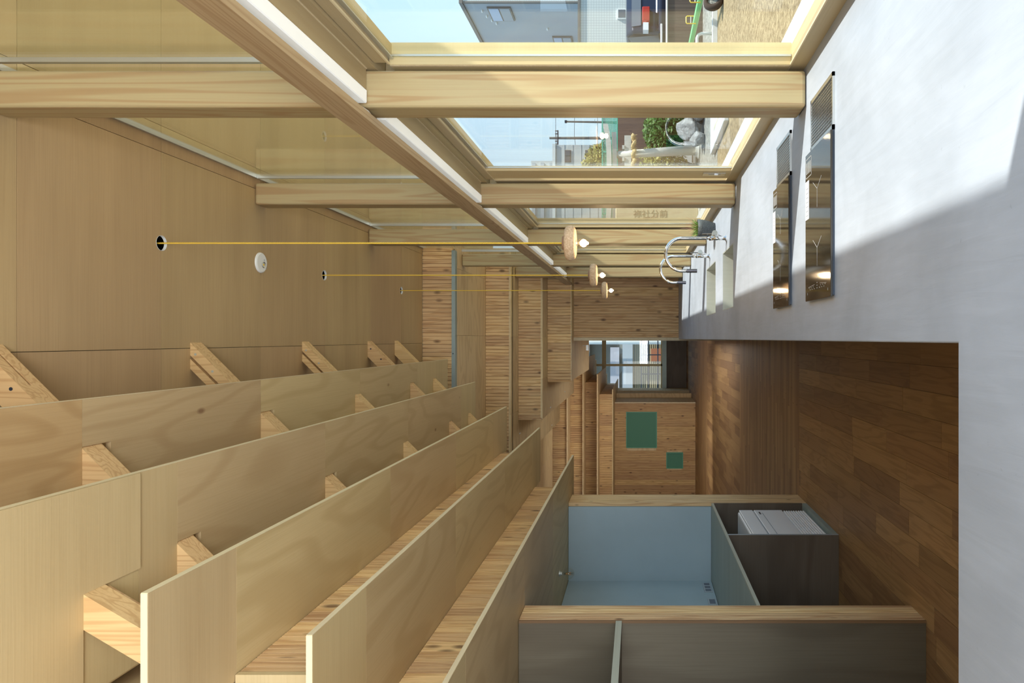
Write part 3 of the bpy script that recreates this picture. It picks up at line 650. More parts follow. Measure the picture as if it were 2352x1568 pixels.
# taps
def tap(x, y, label):
    e = empty('swan_neck_tap', (x, y, ZC), label, 'tap', 'chrome swan-neck taps at the sinks')
    mk('base_flange', lathe(NB(), [(0, .0), (.021, .0), (.021, .005), (.014, .008), (0, .008)], (x, y, ZC), 24), M['chrome'], e, smooth=False)
    mk('body', cyl(NB(), (x, y, ZC+.006), (x, y, ZC+.105), .0125, n=20), M['chrome'], e, smooth=True)
    r = .1; top = ZC+.375-r
    pts = [(x, y, ZC+.10)]+[(x, y, ZC+.10+(top-ZC-.10)*i/6) for i in range(1, 7)]
    pts += [(x-r+r*math.cos(t), y, top+r*math.sin(t)) for t in [math.pi*i/24 for i in range(1, 25)]]
    pts += [(x-2*r, y, top-(top-ZC-.245)*i/4) for i in range(1, 5)]
    mk('spout', tube(NB(), pts, .0105, 14), M['chrome'], e, smooth=True)
    mk('collar', cyl(NB(), (x, y, ZC+.098), (x, y, ZC+.106), .0145, n=20), M['chrome'], e)
    mk('aerator', cyl(NB(), (x-2*r, y, ZC+.182), (x-2*r, y, ZC+.247), .0118, n=20), plain('dark_chrome', (.30, .30, .36), .12, 1) , e, smooth=False)
    mk('valve', cyl(NB(), (x+.030, y-.030, ZC+.076), (x+.018, y+.012, ZC+.076), .0165, n=24), M['alu'], e)
    mk('valve_arm', cyl(NB(), (x, y, ZC+.076), (x+.024, y-.004, ZC+.076), .010, n=14), M['chrome'], e)
    mk('lever', cyl(NB(), (x+.024, y-.012, ZC+.085), (x+.024, y-.012, ZC+.150), .0042, n=10), M['chrome'], e)
    mk('lower_pipe', tube(NB(), [(x+.024, y-.006, ZC+.070), (x+.022, y-.004, ZC+.05), (x+.010, y, ZC+.02), (x+.005, y, ZC+.006)], .0055, 10), M['chrome'], e, smooth=True)
tap(.615, 4.194, 'nearer chrome swan-neck tap, its tall arch in front of the potted plant')
tap(.623, 5.17, 'farther chrome swan-neck tap at the second sink')

# potted plant
pc = (.775, 4.83)
pp = empty('potted_plant', (*pc, ZC), 'dark speckled stone-look pot with thin green and reddish stems on the counter by the window', 'potted plant')
mk('pot', lathe(NB(), [(0, 0), (.040, 0), (.045, .012), (.056, .05), (.065, .09), (.068, .125), (.061, .125), (.058, .105), (0, .105)], (*pc, ZC), 36), M['pot'], pp, smooth=True)
mk('soil', lathe(NB(), [(0, .106), (.057, .106), (.057, .104)], (*pc, ZC), 24), M['soil'], pp)
for nm, mt, cnt, ln, sp in (('green_stems', M['leaf_green'], 130, .07, .7), ('red_stems', M['leaf_red'], 26, .125, .75)):
    bm = NB()
    for i in range(cnt):
        a = R.random()*6.28; r0 = R.random()*.045; p = Vector((pc[0]+r0*math.cos(a), pc[1]+r0*math.sin(a), ZC+.105)); d = Vector((math.cos(a)*sp*R.random(), math.sin(a)*sp*R.random(), 1)).normalized(); L_ = ln*R.uniform(.5, 1.15)
        pts = [p]; 
        for k in range(4): d = (d+Vector((R.uniform(-.3, .3), R.uniform(-.3, .3), -.08))).normalized(); pts.append(pts[-1]+d*L_/4)
        tube(bm, pts, [.0016, .0015, .0013, .001, .0005], 4)
    mk(nm, bm, mt, pp, kind='stuff')

# ---------------------------------------------------------------- timber posts
posts = []
PY = [-2.6, -1.0, .60, 2.2, 3.8, 5.4, 7.0, 8.3]
plab = {2.2: 'nearest full-height timber post in view, broad and knotty, standing on the counter by the hobs', 3.8: 'second timber post along the window, behind the farther hob', 5.4: 'third timber post along the window, behind the pot and the near cork lamp',
        7.0: 'fourth timber post, behind the arch of the nearer tap', 8.3: 'last timber post along the window, next to the far plank wall'}
for y in PY:
    top = 2.135 if y < 6.7 else (1.808 if y < 8 else 1.497)
    p = mk('timber_post', bevel(bx(NB(), .746, .866, y, y+.122, ZC+.0015, Z(top)), .012, 3), M['post'], label=plab.get(y, {-2.6: 'timber post farthest behind the viewpoint', -1.0: 'timber post just behind the viewpoint', .60: 'timber post level with the viewpoint, outside the picture'}.get(y)), cat='post')

# ---------------------------------------------------------------- long rail and strip lights
rail = mk('lighting_rail', bx(NB(), .700, .727, -3.2, 9.15, Z(.866), Z(.957)), M['rail_y'], label='long horizontal timber rail running along the window in front of the posts', cat='rail')
lit = [('white strip light above the window, leftmost and largest, before the nearest post', .75, 2.185), ('white strip light between the first and second posts', 2.345, 3.785), ('white strip light between the second and third posts', 3.945, 5.385), ('white strip light between the third and fourth posts', 5.545, 6.985), ('short white strip light between the last two posts', 7.14, 8.285), ]
for lb, y0, y1 in lit:
    e = empty('strip_light', (.77, y0, Z(.87)), lb, 'strip light', 'white strip lights along the window')
    mk('diffuser', bevel(bx(NB(), .752, .795, y0, y1, Z(.868), Z(.900)), .003, 1), M['lens_white'], e)
    box('housing', .735, .788, y0+.02, y1-.03, Z(.901), Z(.925), M['base_grey'], e)
    p = [(.745, y1-.05, Z(.90)), (.738, y1-.0, Z(.885)), (.736, y1+.03, Z(.878)), (.733, y1+.09, Z(.885)), (.733, y1+.14, Z(.90))]
    mk('cable', tube(NB(), p, .0045, 8), M['cord_white'], e, smooth=True)
for y in PY[:-1]:
    y0 = y+.123; y1 = {7.0: 8.299}.get(y, y+1.599)
    t = box('trim_%d' % (20+PY.index(y)), .800, .866, y0+.002, y1-.004, Z(.875), Z(.930), M['frame_y'], kind='structure')
    box('edge_strip', .866, .869, y0+.002, y1-.004, Z(.872), Z(.900), M['edge'], t)
    box('upper_board', .735, .800, y0+.002, y1-.004, Z(.955), Z(.962), M['base_grey'], t)

# ---------------------------------------------------------------- window wall
wid = 1
for i, y in enumerate(PY[:-1]):
    ya = y+.06; yb = PY[i+1]+.06; wn = empty('window_%d' % (wid if wid < 5 else wid+1), (.9, ya, ZC), kind='structure'); wid += 1
    box('sill_rail', .88, .945, ya, yb, ZC, Z(-.4925), M['frame_y'], wn)
    box('sill_bead', .8785, .885, ya, yb, Z(-.4925), Z(-.488), M['edge'], wn)
    box('head_board', .869, .95, ya, yb, Z(.845), Z(.95), M['frame_y'], wn)
    box('head_rail', .88, .945, ya+.02, yb-.08, Z(.80), Z(.843), M['frame_y'], wn)
    box('head_bead', .8785, .885, ya+.05, yb-.07, Z(.797), Z(.803), M['edge'], wn)
    box('metal_channel', .896, .900, ya, yb-.07, Z(.785), Z(.80), M['alu'], wn)
    box('outer_lintel', .905, .945, ya, yb, Z(.792), Z(.80), M['ply_soffit'], wn)
    box('glass', .902, .906, ya+.02, yb-.068, Z(-.4925), Z(.80), M['glass'], wn)
    box('upper_glass', .902, .906, ya+.02, yb-.068, Z(.95), Z(TC)-.005, M['glass_up'], wn)
    box('ceiling_track', .893, .915, ya, yb, Z(TC)-.014, Z(TC)-.001, M['alu'], wn)
    # stile ahead of the next post
    ys_ = PY[i+1]-.006
    if y == 2.2: box('sliding_stile', .880, .905, 3.585, 3.75, Z(-.4925), Z(.80), M['frame_z'], wn); box('sliding_channel', .893, .899, 3.574, 3.584, Z(-.49), Z(.80), M['alu'], wn)
    box('stile', .880, .912, ys_, yb+.06, Z(-.4925), Z(.80), M['frame_z'], wn)
    box('stile_bead', .8785, .884, ys_+.004, ys_+.016, Z(-.49), Z(.80), M['edge'], wn)
    box('stile_channel', .905, .911, ys_-.006, ys_+.002, Z(-.49), Z(.80), M['alu'], wn)
    box('outer_jamb', .912, .950, ys_-.002, yb+.02, Z(-.4925), Z(.80), M['ply_soffit'], wn)
    box('upper_stile', .880, .912, ys_+.02, yb+.06, Z(.95), Z(TC)-.015, M['frame_z'], wn)
    box('upper_channel', .890, .906, ys_+.004, ys_+.02, Z(.95), Z(TC)-.015, M['alu'], wn)
    mk('sill_vent', lathe(NB(), [(.010, 0), (.013, 0), (.013, .002), (.010, .002)], (0, 0, 0), 20), M['alu'], wn, loc=(.8795, y+1.12, Z(-.515)))
    wn.children[-1].rotation_euler = (0, -math.pi/2, 0)
    if y == 2.2:
        pl = mk('lock_plate', bevel(bx(NB(), .8755, .8795, 3.625, 3.685, Z(-.465), Z(-.345)), .001, 1), M['stainless'], wn)
        mk('thumb_turn', bx(NB(), .869, .8755, 3.640, 3.650, Z(-.425), Z(-.405)), M['chrome'], pl)
        mk('slot', bx(NB(), .8752, .8756, 3.637, 3.653, Z(-.44), Z(-.375)), M['ac_grey'], pl)
box('trim_30', .866, .950, 8.42, 9.3, ZC, Z(1.8), M['frame_z'], kind='structure')
led = box('outer_ledge', .95, 1.13, -3, 9.4, ZC-.12, ZC-.003, M['ledge_concrete'], label='white concrete ledge outside the window, level with the counter', cat='ledge')
box('wall_below_window', .86, 1.1, -3.4, 9.4, -.3, ZC-.121, M['ledge_concrete'], kind='structure')
box('wall_window_end', .95, 1.12, 8.5, 9.4, ZC, Z(2.33), M['ply_soffit'], kind='structure')

# ---------------------------------------------------------------- pendants
def pendant(x, y, ztop, label, s=1.0):
    e = empty('cork_pendant', (x, y, Z(ztop)), label, 'pendant lamp', 'cork pendant lamps over the counter')
    c = (x, y, Z(ztop)); r = .079; h = .0255
    prof = [(0, 0)]+[(r-h+h*math.sin(t), -h+h*math.cos(t)) for t in [math.pi*i/16 for i in range(17)]]+[(0, -2*h)]
    mk('cork_disc', lathe(NB(), prof, c, 48), M['cork'], e, smooth=True)
    mk('cap', lathe(NB(), [(0, .010), (.029, .010), (.031, .007), (.031, -.004), (0, -.004)], c, 32), M['cork_dark'], e)
    mk('lamp_holder', lathe(NB(), [(0, 0), (.012, 0), (.012, -.006), (0, -.006)], (x, y, Z(ztop)-2*h+.001), 20), M['alu'], e)
    zb = Z(ztop)-2*h-.004; R_ = .0235
    mk('glass_bulb', lathe(NB(), [(.009, 0), (.012, -.008)]+[(R_*math.sin(t), -.0285+R_*math.cos(t)) for t in [.75+i*(math.pi-.75)/12 for i in range(13)]], (x, y, zb), 28), M['bulb_amber'], e, smooth=True)
    mk('filament', lathe(NB(), [(0, -.012), (.010, -.016), (.0165, -.024), (.018, -.030), (.0155, -.038), (.009, -.044), (0, -.046)], (x, y, zb), 20), M['filament'], e)
    bm = NB(); z0 = Z(ztop)+.008; z1 = Z(TC)+.10; turns = int((z1-z0)/.016); n = turns*7
    for ph in (0, math.pi):
        pts = [(x+.0021*math.cos(ph+2*math.pi*i/7), y+.0021*math.sin(ph+2*math.pi*i/7), z0+(z1-z0)*i/n) for i in range(n+1)]
        tube(bm, pts, .0023, 5)
    mk('cord', bm, M['yellow'], e, smooth=True, label='yellow twisted cord')
    mk('ceiling_sleeve', lathe(NB(), [(.0345, -.001), (.0335, -.001), (.0335, .012), (.0348, .012)], (x, y, Z(TC)), 32), M['white_metal'], e)
    l = bpy.data.lights.new('bulb_light', 'POINT'); l.energy = 1.2; l.color = (1, .72, .42); l.shadow_soft_size = .012
    q = bpy.data.objects.new('bulb_light', l); COL.objects.link(q); q.parent = e; q.location = (0, 0, -2*h-.062)
pendant(.427, 3.06, .330, 'nearest and largest-looking cork pendant lamp on a yellow twisted cord, bulb lit')
pendant(.430, 4.647, .330, 'middle cork pendant lamp on a yellow cord')
pendant(.432, 6.16, .330, 'farthest cork pendant lamp on a yellow cord')
sd = empty('ceiling_sensor', (.428, 3.86, Z(TC)), 'white round sensor disc on the plywood ceiling between two cord holes', 'sensor')
mk('disc', lathe(NB(), [(0, -.010), (.050, -.010), (.0565, -.006), (.058, 0), (0, 0)], (.428, 3.86, Z(TC)-.0005), 40), M['white_metal'], sd)
mk('centre_ring', lathe(NB(), [(.010, -.0105), (.016, -.014), (.019, -.0105)], (.418, 3.875, Z(TC)-.0005), 24), M['alu'], sd)
mk('indicator', cyl(NB(), (.418, 3.875, Z(TC)-.0105), (.418, 3.875, Z(TC)-.013), .006, n=12), M['yellow'], sd)
mk('screw', cyl(NB(), (.40, 3.90, Z(TC)-.0105), (.40, 3.90, Z(TC)-.012), .004, n=10), M['ac_grey'], sd)
mk('screw', cyl(NB(), (.445, 3.88, Z(TC)-.0105), (.445, 3.88, Z(TC)-.012), .004, n=10), M['ac_grey'], sd)

# ================================================================ outdoors
GZ = Z(-1.65)
def gravel(name, c0, c1, sc):
    m, nt, bs = base_mat(name); v = rnd_coord(nt, (1, 1, 1), False); a = noise(nt, v, sc, 4, 0, .8); f = ramp(nt, a, .38, .64, c0, c1)
    a2 = noise(nt, v, .5, 3); f2 = ramp(nt, a2, .3, .7, (.85,)*3, (1.1,)*3); nt.links.new(mixc(nt, 1.0, f, f2, 'MULTIPLY'), bs.inputs['Base Color']); bs.inputs['Roughness'].default_value = .9
    bp = nt.nodes.new('ShaderNodeBump'); bp.inputs['Strength'].default_value = .6; bp.inputs['Distance'].default_value = .02; nt.links.new(a, bp.inputs['Height']); nt.links.new(bp.outputs[0], bs.inputs['Normal']); return m
M['tan_gravel'] = gravel('tan_gravel', (.17, .115, .05), (.44, .34, .19), 14)
M['grey_gravel'] = gravel('grey_gravel', (.13, .13, .12), (.42, .42, .38), 14)
M['asphalt'] = gravel('asphalt', (.10, .10, .10), (.17, .17, .16), 30)
box('ground', -60, 90, -40, 140, GZ-.4, GZ-.03, M['asphalt'], kind='structure')
box('ground_tan', 1.1, 12, -8, 14.2, GZ-.03, GZ, M['tan_gravel'], kind='structure')
box('ground_grey', 1.1, 12, 14.2, 18.5, GZ-.028, GZ+.004, M['grey_gravel'], kind='structure')
box('ground_grey_near', 1.1, 2.3, 5, 14.2, GZ-.02, GZ+.006, M['grey_gravel'], kind='structure')
box('garden_kerb', 4.9, 11.5, 14.2, 14.35, GZ-.02, GZ+.10, M['ledge_concrete'], label='low pale kerb between the tan and the grey gravel', cat='kerb')
sl = empty('stone_slab', (4.35, 13.5, GZ), 'pale carved stone slab lying in the tan gravel outside the second bay', 'stone slab')
mk('slab', bevel(bx(NB(), 3.95, 5.3, 12.4, 14.7, GZ, GZ+.10), .02, 2), M['ledge_concrete'], sl)
mk('carving', bx(bx(NB(), 4.25, 4.32, 12.9, 14.0, GZ+.1, GZ+.103), 4.32, 4.6, 12.9, 13.05, GZ+.1, GZ+.103), plain('carve', (.48, .45, .33), .9), sl)
# apartment block
M['tile_wall'] = None
def tilemat(name, c, g, s, shade=1.0):
    m, nt, bs = base_mat(name); t = nt.nodes.new('ShaderNodeTexCoord'); sp = nt.nodes.new('ShaderNodeSeparateXYZ'); nt.links.new(t.outputs['Object'], sp.inputs[0]); outs = []
    for k in ('X', 'Y', 'Z'):
        mu = nt.nodes.new('ShaderNodeMath'); mu.operation = 'MULTIPLY'; mu.inputs[1].default_value = s; nt.links.new(sp.outputs[k], mu.inputs[0])
        fr = nt.nodes.new('ShaderNodeMath'); fr.operation = 'FRACT'; nt.links.new(mu.outputs[0], fr.inputs[0])
        gt = nt.nodes.new('ShaderNodeMath'); gt.operation = 'GREATER_THAN'; gt.inputs[1].default_value = .13; nt.links.new(fr.outputs[0], gt.inputs[0]); outs.append(gt.outputs[0])
    a = nt.nodes.new('ShaderNodeMath'); a.operation = 'MINIMUM'; nt.links.new(outs[0], a.inputs[0]); nt.links.new(outs[2], a.inputs[1])
    nt.links.new(mixc(nt, a.outputs[0], g, c), bs.inputs['Base Color']); bs.inputs['Roughness'].default_value = .5; return m
M['tile_wall'] = tilemat('tile_wall', (.62, .66, .65), (.44, .47, .47), 10)
M['render_grey'] = plain('render_grey', (.42, .46, .50), .8, 0, .05, .5)
M['dark_trim'] = plain('dark_trim', (.20, .18, .16), .5)
M['win_dark'] = plain('win_dark', (.12, .14, .17), .15)
ab = empty('apartment_block', (16, 31, GZ), 'tall grey apartment block filling the sky side of the nearest window bay', 'building')
box('wall', 14.75, 34, 30, 40, GZ, Z(7.7), M['render_grey'], ab)
box('tiled_front', 14.75, 34, 29.9, 30, GZ, Z(7.7), M['tile_wall'], ab)
box('roof_edge', 14.66, 34, 29.85, 40, Z(7.7), Z(7.85), M['dark_trim'], ab)
box('corner_strip', 14.70, 14.76, 29.88, 30.02, GZ, Z(7.7), M['dark_trim'], ab)
for (y0, y1, z0, z1) in ((30.35, 31.6, 5.69, 6.74), (33.3, 34.0, 3.25, 4.2), (37, 38.4, 5.69, 6.74)):
    f = box('window_frame', 14.68, 14.78, y0, y1, Z(z0), Z(z1), M['dark_trim'], ab)
    box('window_pane', 14.66, 14.68, y0+.06, y1-.06, Z(z0)+.06, Z((z0+z1)/2)-.03, M['render_grey'], f)
    box('window_pane', 14.66, 14.68, y0+.06, y1-.06, Z((z0+z1)/2)+.03, Z(z1)-.06, plain('pane_blue', (.42, .52, .68), .2), f)
for (y_, z_) in ((30.7, 7.0), (31.2, 6.9), (31.6, 6.75), (32.5, 4.3), (31.9, 6.6)): mk('vent_cap', lathe(NB(), [(0, .08), (.07, .05), (.08, 0), (0, -.02)], (14.72, y_, Z(z_)), 12), M['white_metal'], ab)
lb = empty('tiled_annex', (13, 26, GZ), 'low pale tiled building wall behind the dark car', 'building')
box('wall', 11.25, 26, 26, 29, GZ, Z(2.22), M['tile_wall'], lb)
box('coping', 11.2, 26, 25.93, 29.05, Z(2.22), Z(2.30), M['dark_trim'], lb)
f = box('window_frame', 12.14, 12.52, 25.93, 26.0, Z(.45), Z(.80), M['white_metal'], lb); box('window_pane', 12.18, 12.48, 25.92, 25.93, Z(.49), Z(.76), M['win_dark'], f)
# car
car = empty('parked_car', (9.9, 22, GZ), 'dark navy car parked with its back to the window, red tail light showing', 'car')
M['car_paint'] = plain('car_paint', (.02, .025, .05), .15, .4)
prof = [(20.0, -1.30), (20.0, -.62), (20.12, -.55), (20.35, .18), (20.7, .37), (22.6, .36), (23.3, -.28), (24.3, -.42), (24.45, -1.30)]
bm = prism(NB(), [(a, Z(b_)) for a, b_ in prof], 8.98, 10.75, 'x')
for v in bm.verts:
    if v.co.z > Z(-.3): v.co.x = 9.865+(v.co.x-9.865)*.84
bevel(bm, .07, 3); mk('body', bm, M['car_paint'], car)
mk('rear_window', prism(NB(), [(20.27, Z(-.08)), (20.37, Z(.18)), (20.33, Z(.20)), (20.23, Z(-.08))], 9.28, 10.45, 'x'), M['win_dark'], car)
for x0 in (9.30, 10.30): mk('tail_light', bevel(bx(NB(), x0, x0+.42, 19.98, 20.22, Z(-.34), Z(-.12)), .02, 2), plain('tail_red', (.50, .03, .02), .25), car)
mk('number_plate', bx(NB(), 9.02, 9.24, 19.96, 20.22, Z(-.30), Z(-.14)), M['sticker'], car)
mk('bumper', bevel(bx(NB(), 8.98, 10.75, 19.88, 20.1, Z(-1.28), Z(-.95)), .04, 2), M['car_paint'], car)
for x_ in (9.0, 10.53):
    for y_ in (20.8, 23.5): mk('wheel', cyl(NB(), (x_, y_, GZ+.33), (x_+.2, y_, GZ+.33), .33, n=24), M['soil'], car)
# dark boarded fence, each board a part
fn = empty('boarded_fence', (7.6, 17.4, GZ), 'dark brown vertical board fence with a silver top rail, below the car', 'fence')
M['fence'] = wood('fence', (.13, .095, .075), (.09, .06, .05), 'z', 0, .3, 0, .1)
box('backing', 6.15, 12, 17.45, 17.5, GZ, Z(-.76), M['soil'], fn)
fm = None
for i in range(70):
    x = 6.15+i*.085
    if fm is None: ob = mk('board', bx(NB(), 0, .082, 0, .02, 0, Z(-.76)-GZ), M['fence'], fn, loc=(x, 17.42, GZ)); ob.matrix_parent_inverse = Matrix.Translation(-fn.location); fm = ob.data
    else: inst('board', fm, fn, (x, 17.42, GZ))
mk('top_rail', cyl(NB(), (6.15, 17.4, Z(-.73)), (12, 17.4, Z(-.73)), .03, n=12), M['alu'], fn)
mk('upper_rail', cyl(NB(), (6.15, 17.6, Z(-.60)), (8.1, 17.6, Z(-.60)), .03, n=12), M['ledge_concrete'], fn)
# green barrier with yellow loops
gbar = empty('green_barrier', (6.8, 14.5, GZ), 'bright green barrier bar with yellow loops standing on the gravel', 'barrier')
P0, P1 = Vector((6.75, 13.1, Z(-1.245))), Vector((6.86, 16.6, Z(-1.215)))
mk('bar', tube(NB(), [P0, P0.lerp(P1, .33), P0.lerp(P1, .66), P1], .062, 8), plain('bar_green', (.22, .62, .22), .4), gbar)
for t in (.14, .42):
    c = P0.lerp(P1, t); mk('yellow_loop', tube(NB(), [c+Vector((-.08, 0, 0)), c+Vector((-.08, 0, .19)), c+Vector((-.06, 0, .21)), c+Vector((.06, 0, .21)), c+Vector((.08, 0, .19)), c+Vector((.08, 0, 0))], .012, 8), plain('loop_yellow', (.80, .55, .06), .4), gbar)
    mk('cross_bar', cyl(NB(), c+Vector((-.08, 0, .11)), c+Vector((.08, 0, .11)), .008, n=8), M['white_metal'], gbar)
for t in (.02, .97): c = P0.lerp(P1, t); mk('leg', cyl(NB(), c, (c.x, c.y, GZ), .03, n=10), M['black_metal'], gbar)
ty = empty('rubber_tyre', (6.55, 13.3, GZ), 'black tyre standing on the gravel at the end of the green barrier', 'tyre')
bm = NB(); lathe(bm, [(.10, -.06), (.16, -.07), (.19, -.03), (.19, .03), (.16, .07), (.10, .06), (.10, -.06)], (0, 0, 0), 32); ob = mk('tread', bm, M['soil'], ty, smooth=True, loc=(0, 0, .19)); ob.rotation_euler = (math.radians(75), 0, math.radians(20))
ob = mk('hub', lathe(NB(), [(0, .03), (.10, .03), (.10, -.03), (0, -.03)], (0, 0, 0), 24), M['grey_gravel'], ty, loc=(0, 0, .19)); ob.rotation_euler = (math.radians(75), 0, math.radians(20))
wp = empty('white_handrail', (6.6, 15.0, GZ), 'white bent pipe guard rail rising from the gravel', 'handrail')
mk('pipe', tube(NB(), [(6.74, 15.1, GZ), (6.74, 15.1, Z(-1.40)), (6.71, 15.1, Z(-1.33)), (6.64, 15.1, Z(-1.30)), (6.1, 15.1, Z(-1.30)), (6.02, 15.1, Z(-1.33)), (6.0, 15.1, Z(-1.4)), (6.0, 15.1, GZ)], .035, 12), M['white_metal'], wp, smooth=True)
# torii gate
M['stone'] = plain('stone', (.58, .58, .54), .7, 0, .05, 6)
tg = empty('stone_gate', (4.2, 18.3, GZ), 'white stone shrine gate with curved top beam, outside the second window bay', 'shrine gate')
for xb, xt in ((5.05, 4.92), (3.35, 3.48)):
    mk('pillar', cyl(NB(), (xb, 18.3, GZ+.12), (xt, 18.3, Z(.58)), .135, .095, 24), M['stone'], tg, smooth=True)
    mk('pillar_base', lathe(NB(), [(0, .12), (.18, .12), (.20, .06), (.24, .05), (.24, 0), (0, 0)], (xb, 18.3, GZ), 24), M['stone'], tg)
def beam(name, x0, x1, z0, z1, d, curve, mt):
    bm = NB(); n = 14; V = []
    for i in range(n+1):
        t = -1+2*i/n; x = x0+(x1-x0)*i/n; dz = curve*t*t*t*t
        V.append([bm.verts.new((x, 18.3+s*d, Z(z)+dz)) for s, z in ((-1, z0), (1, z0), (1, z1), (-1, z1))])
    for a, b_ in zip(V, V[1:]):
        for k in range(4): bm.faces.new((a[k], a[(k+1) % 4], b_[(k+1) % 4], b_[k]))
    bm.faces.new(V[0]); bm.faces.new(V[-1][::-1]); bmesh.ops.recalc_face_normals(bm, faces=bm.faces[:]); mk(name, bm, mt, tg)
beam('top_beam', 2.7, 5.7, .71, .84, .16, .10, M['stone']); beam('second_beam', 2.95, 5.5, .57, .69, .11, .02, M['stone']); beam('tie_beam', 3.0, 5.42, .19, .37, .07, 0, M['stone'])
for x in (4.78, 5.10): mk('wedge', bx(NB(), x-.05, x+.05, 18.2, 18.4, Z(.37), Z(.43)), M['stone'], tg)
rp = empty('straw_rope', (4.2, 18.15, Z(.1)), 'shaggy straw rope hung across the white stone gate', 'rope')
M['straw'] = plain('straw', (.62, .47, .24), .9)
mk('strand', tube(NB(), [(3.1+2.3*i/60, 18.1+.05*math.cos(i), Z(.12)+.03*math.sin(i)) for i in range(61)], .05, 8), M['straw'], rp)
bm = NB()
for i in range(420):
    x = 3.1+2.3*R.random(); p = Vector((x, 18.1, Z(.12))); a = R.random()*6.28; d = Vector((R.uniform(-.4, .4), math.cos(a), math.sin(a)-.4)).normalized(); tube(bm, [p, p+d*R.uniform(.06, .12)], [.008, .003], 3)
mk('straw_fringe', bm, M['straw'], rp, kind='stuff')
# brown wall + green net fence
bw = box('brown_wall', 2.0, 8.3, 22, 22.2, GZ, Z(.66), wood('brown_wall', (.20, .13, .10), (.15, .10, .08), 'z', 0, .3), label='dark brown boundary wall behind the stone gate and shrubs', cat='wall')
nf = empty('net_fence', (5, 22.1, Z(.66)), 'turquoise green mesh fence panel above the brown wall', 'fence')
M['net'] = plain('net', (.10, .50, .36), .5)
bm = NB()
for i in range(150): x = 2.0+i*.042; bx(bm, x, x+.022, 22.05, 22.06, Z(.68), Z(1.16))
for i in range(12): bx(bm, 2, 8.3, 22.061, 22.067, Z(.68+i*.042), Z(.70+i*.042))
mk('mesh', bm, M['net'], nf, kind='stuff')
bm = NB(); bx(bm, 2, 8.3, 22.03, 22.09, Z(1.14), Z(1.18)); bx(bm, 2, 8.3, 22.03, 22.09, Z(.66), Z(.69))
for x in (2, 4, 6, 8.2): bx(bm, x, x+.05, 22.03, 22.09, Z(.66), Z(1.16))
mk('frame', bm, M['net'], nf)
box('grey_wall', 4.6, 8.3, 21.0, 21.2, GZ, Z(-.5), M['ledge_concrete'], label='low grey wall behind the green shrub', cat='wall')
# rocks
def rock(c, r, label, seed, sq=(1, 1, 1)):
    rr = random.Random(seed); bm = NB(); bmesh.ops.create_icosphere(bm, subdivisions=4, radius=1)
    ks = [(Vector((rr.uniform(-1, 1), rr.uniform(-1, 1), rr.uniform(-1, 1))).normalized(), rr.uniform(.62, .95)) for _ in range(16)]
    for v in bm.verts:
        n = v.co.normalized(); k = 1.0
        for d, h in ks:
            t = n.dot(d)
            if t > h*.8: k = min(k, h*.95/t)
        k += .03*math.sin(n.x*19+seed)*math.sin(n.y*17)*math.sin(n.z*21)
        v.co = Vector((n.x*sq[0], n.y*sq[1], n.z*sq[2]))*k*r
    return mk('garden_rock', bm, plain('rock_%d' % seed, (.30, .31, .31), .85, 0, .45, 6, .8), label=label, cat='rock', loc=c)
rock((5.35, 17.3, GZ+.30), .36, 'larger pale craggy rock beside the white gate pillar', 3, (1, 1, 1.1))
rock((4.95, 16.9, GZ+.17), .24, 'smaller pale rock in front of the craggy one', 5, (1, 1, .9))
rock((5.7, 17.0, GZ+.22), .30, 'pale rock beside the nearest post edge, right of the craggy one', 9)
# foliage
def foliage(c, rad, n, col, name='foliage', sz=.06, seed=1):
    rr = random.Random(seed); bm = NB()
    for i in range(n):
        d = Vector((rr.gauss(0, 1), rr.gauss(0, 1), rr.gauss(0, 1))).normalized()*(rr.random()**.4); p = Vector((c[0]+d.x*rad[0], c[1]+d.y*rad[1], c[2]+d.z*rad[2]))
        u = Vector((rr.gauss(0, 1), rr.gauss(0, 1), rr.gauss(0, 1))).normalized(); w = u.orthogonal().normalized(); s = sz*rr.uniform(.6, 1.3)
        v = [bm.verts.new(p+q) for q in (-u*s, w*s*.45, u*s, -w*s*.45)]; bm.faces.new(v)
    return bm
def shrub(c, rad, n, col, label, seed, cat='shrub', nm='garden_shrub', trunk=None, sz=.06):
    e = empty(nm, (c[0], c[1], GZ), label, cat); mt = plain('leaf_%d' % seed, tuple(c_*.6 for c_ in col), .6, 0, .35, 3)
    mk('foliage', foliage(c, rad, n, col, sz=sz, seed=seed), mt, e, kind='stuff')
    bm = NB(); rr = random.Random(seed)
    for i in range(5): tube(bm, [(c[0]+rr.uniform(-.03, .03), c[1], GZ), (c[0]+rr.uniform(-.5, .5)*rad[0], c[1]+rr.uniform(-.5, .5)*rad[1], c[2]), (c[0]+rr.uniform(-.8, .8)*rad[0], c[1], c[2]+rad[2]*.7)], [.02, .014, .005], 5)
    mk('stems', bm, M['soil'], e)
shrub((5.85, 19.3, Z(-.75)), (.75, .5, .62), 3200, (.10, .26, .03), 'dense dark green shrub behind the rocks', 11, sz=.07)
shrub((5.0, 19.6, Z(-.72)), (.70, .5, .70), 2200, (.42, .40, .08), 'loose yellow-green shrub behind the white gate pillar', 12, sz=.06)
shrub((3.9, 19.9, Z(-.65)), (.60, .4, .8), 1300, (.42, .38, .14), 'sparse yellowish shrub between the gate pillars', 13, sz=.05)
shrub((9.0, 36, Z(1.9)), (1.3, 1.0, 1.1), 3500, (.45, .42, .10), 'yellow-green tree beside the white house', 14, cat='tree', nm='garden_tree', sz=.12)
shrub((8.35, 23.0, Z(-.85)), (.3, .3, .35), 700, (.25, .45, .08), 'small bright green bush at the foot of the tiled wall', 15)
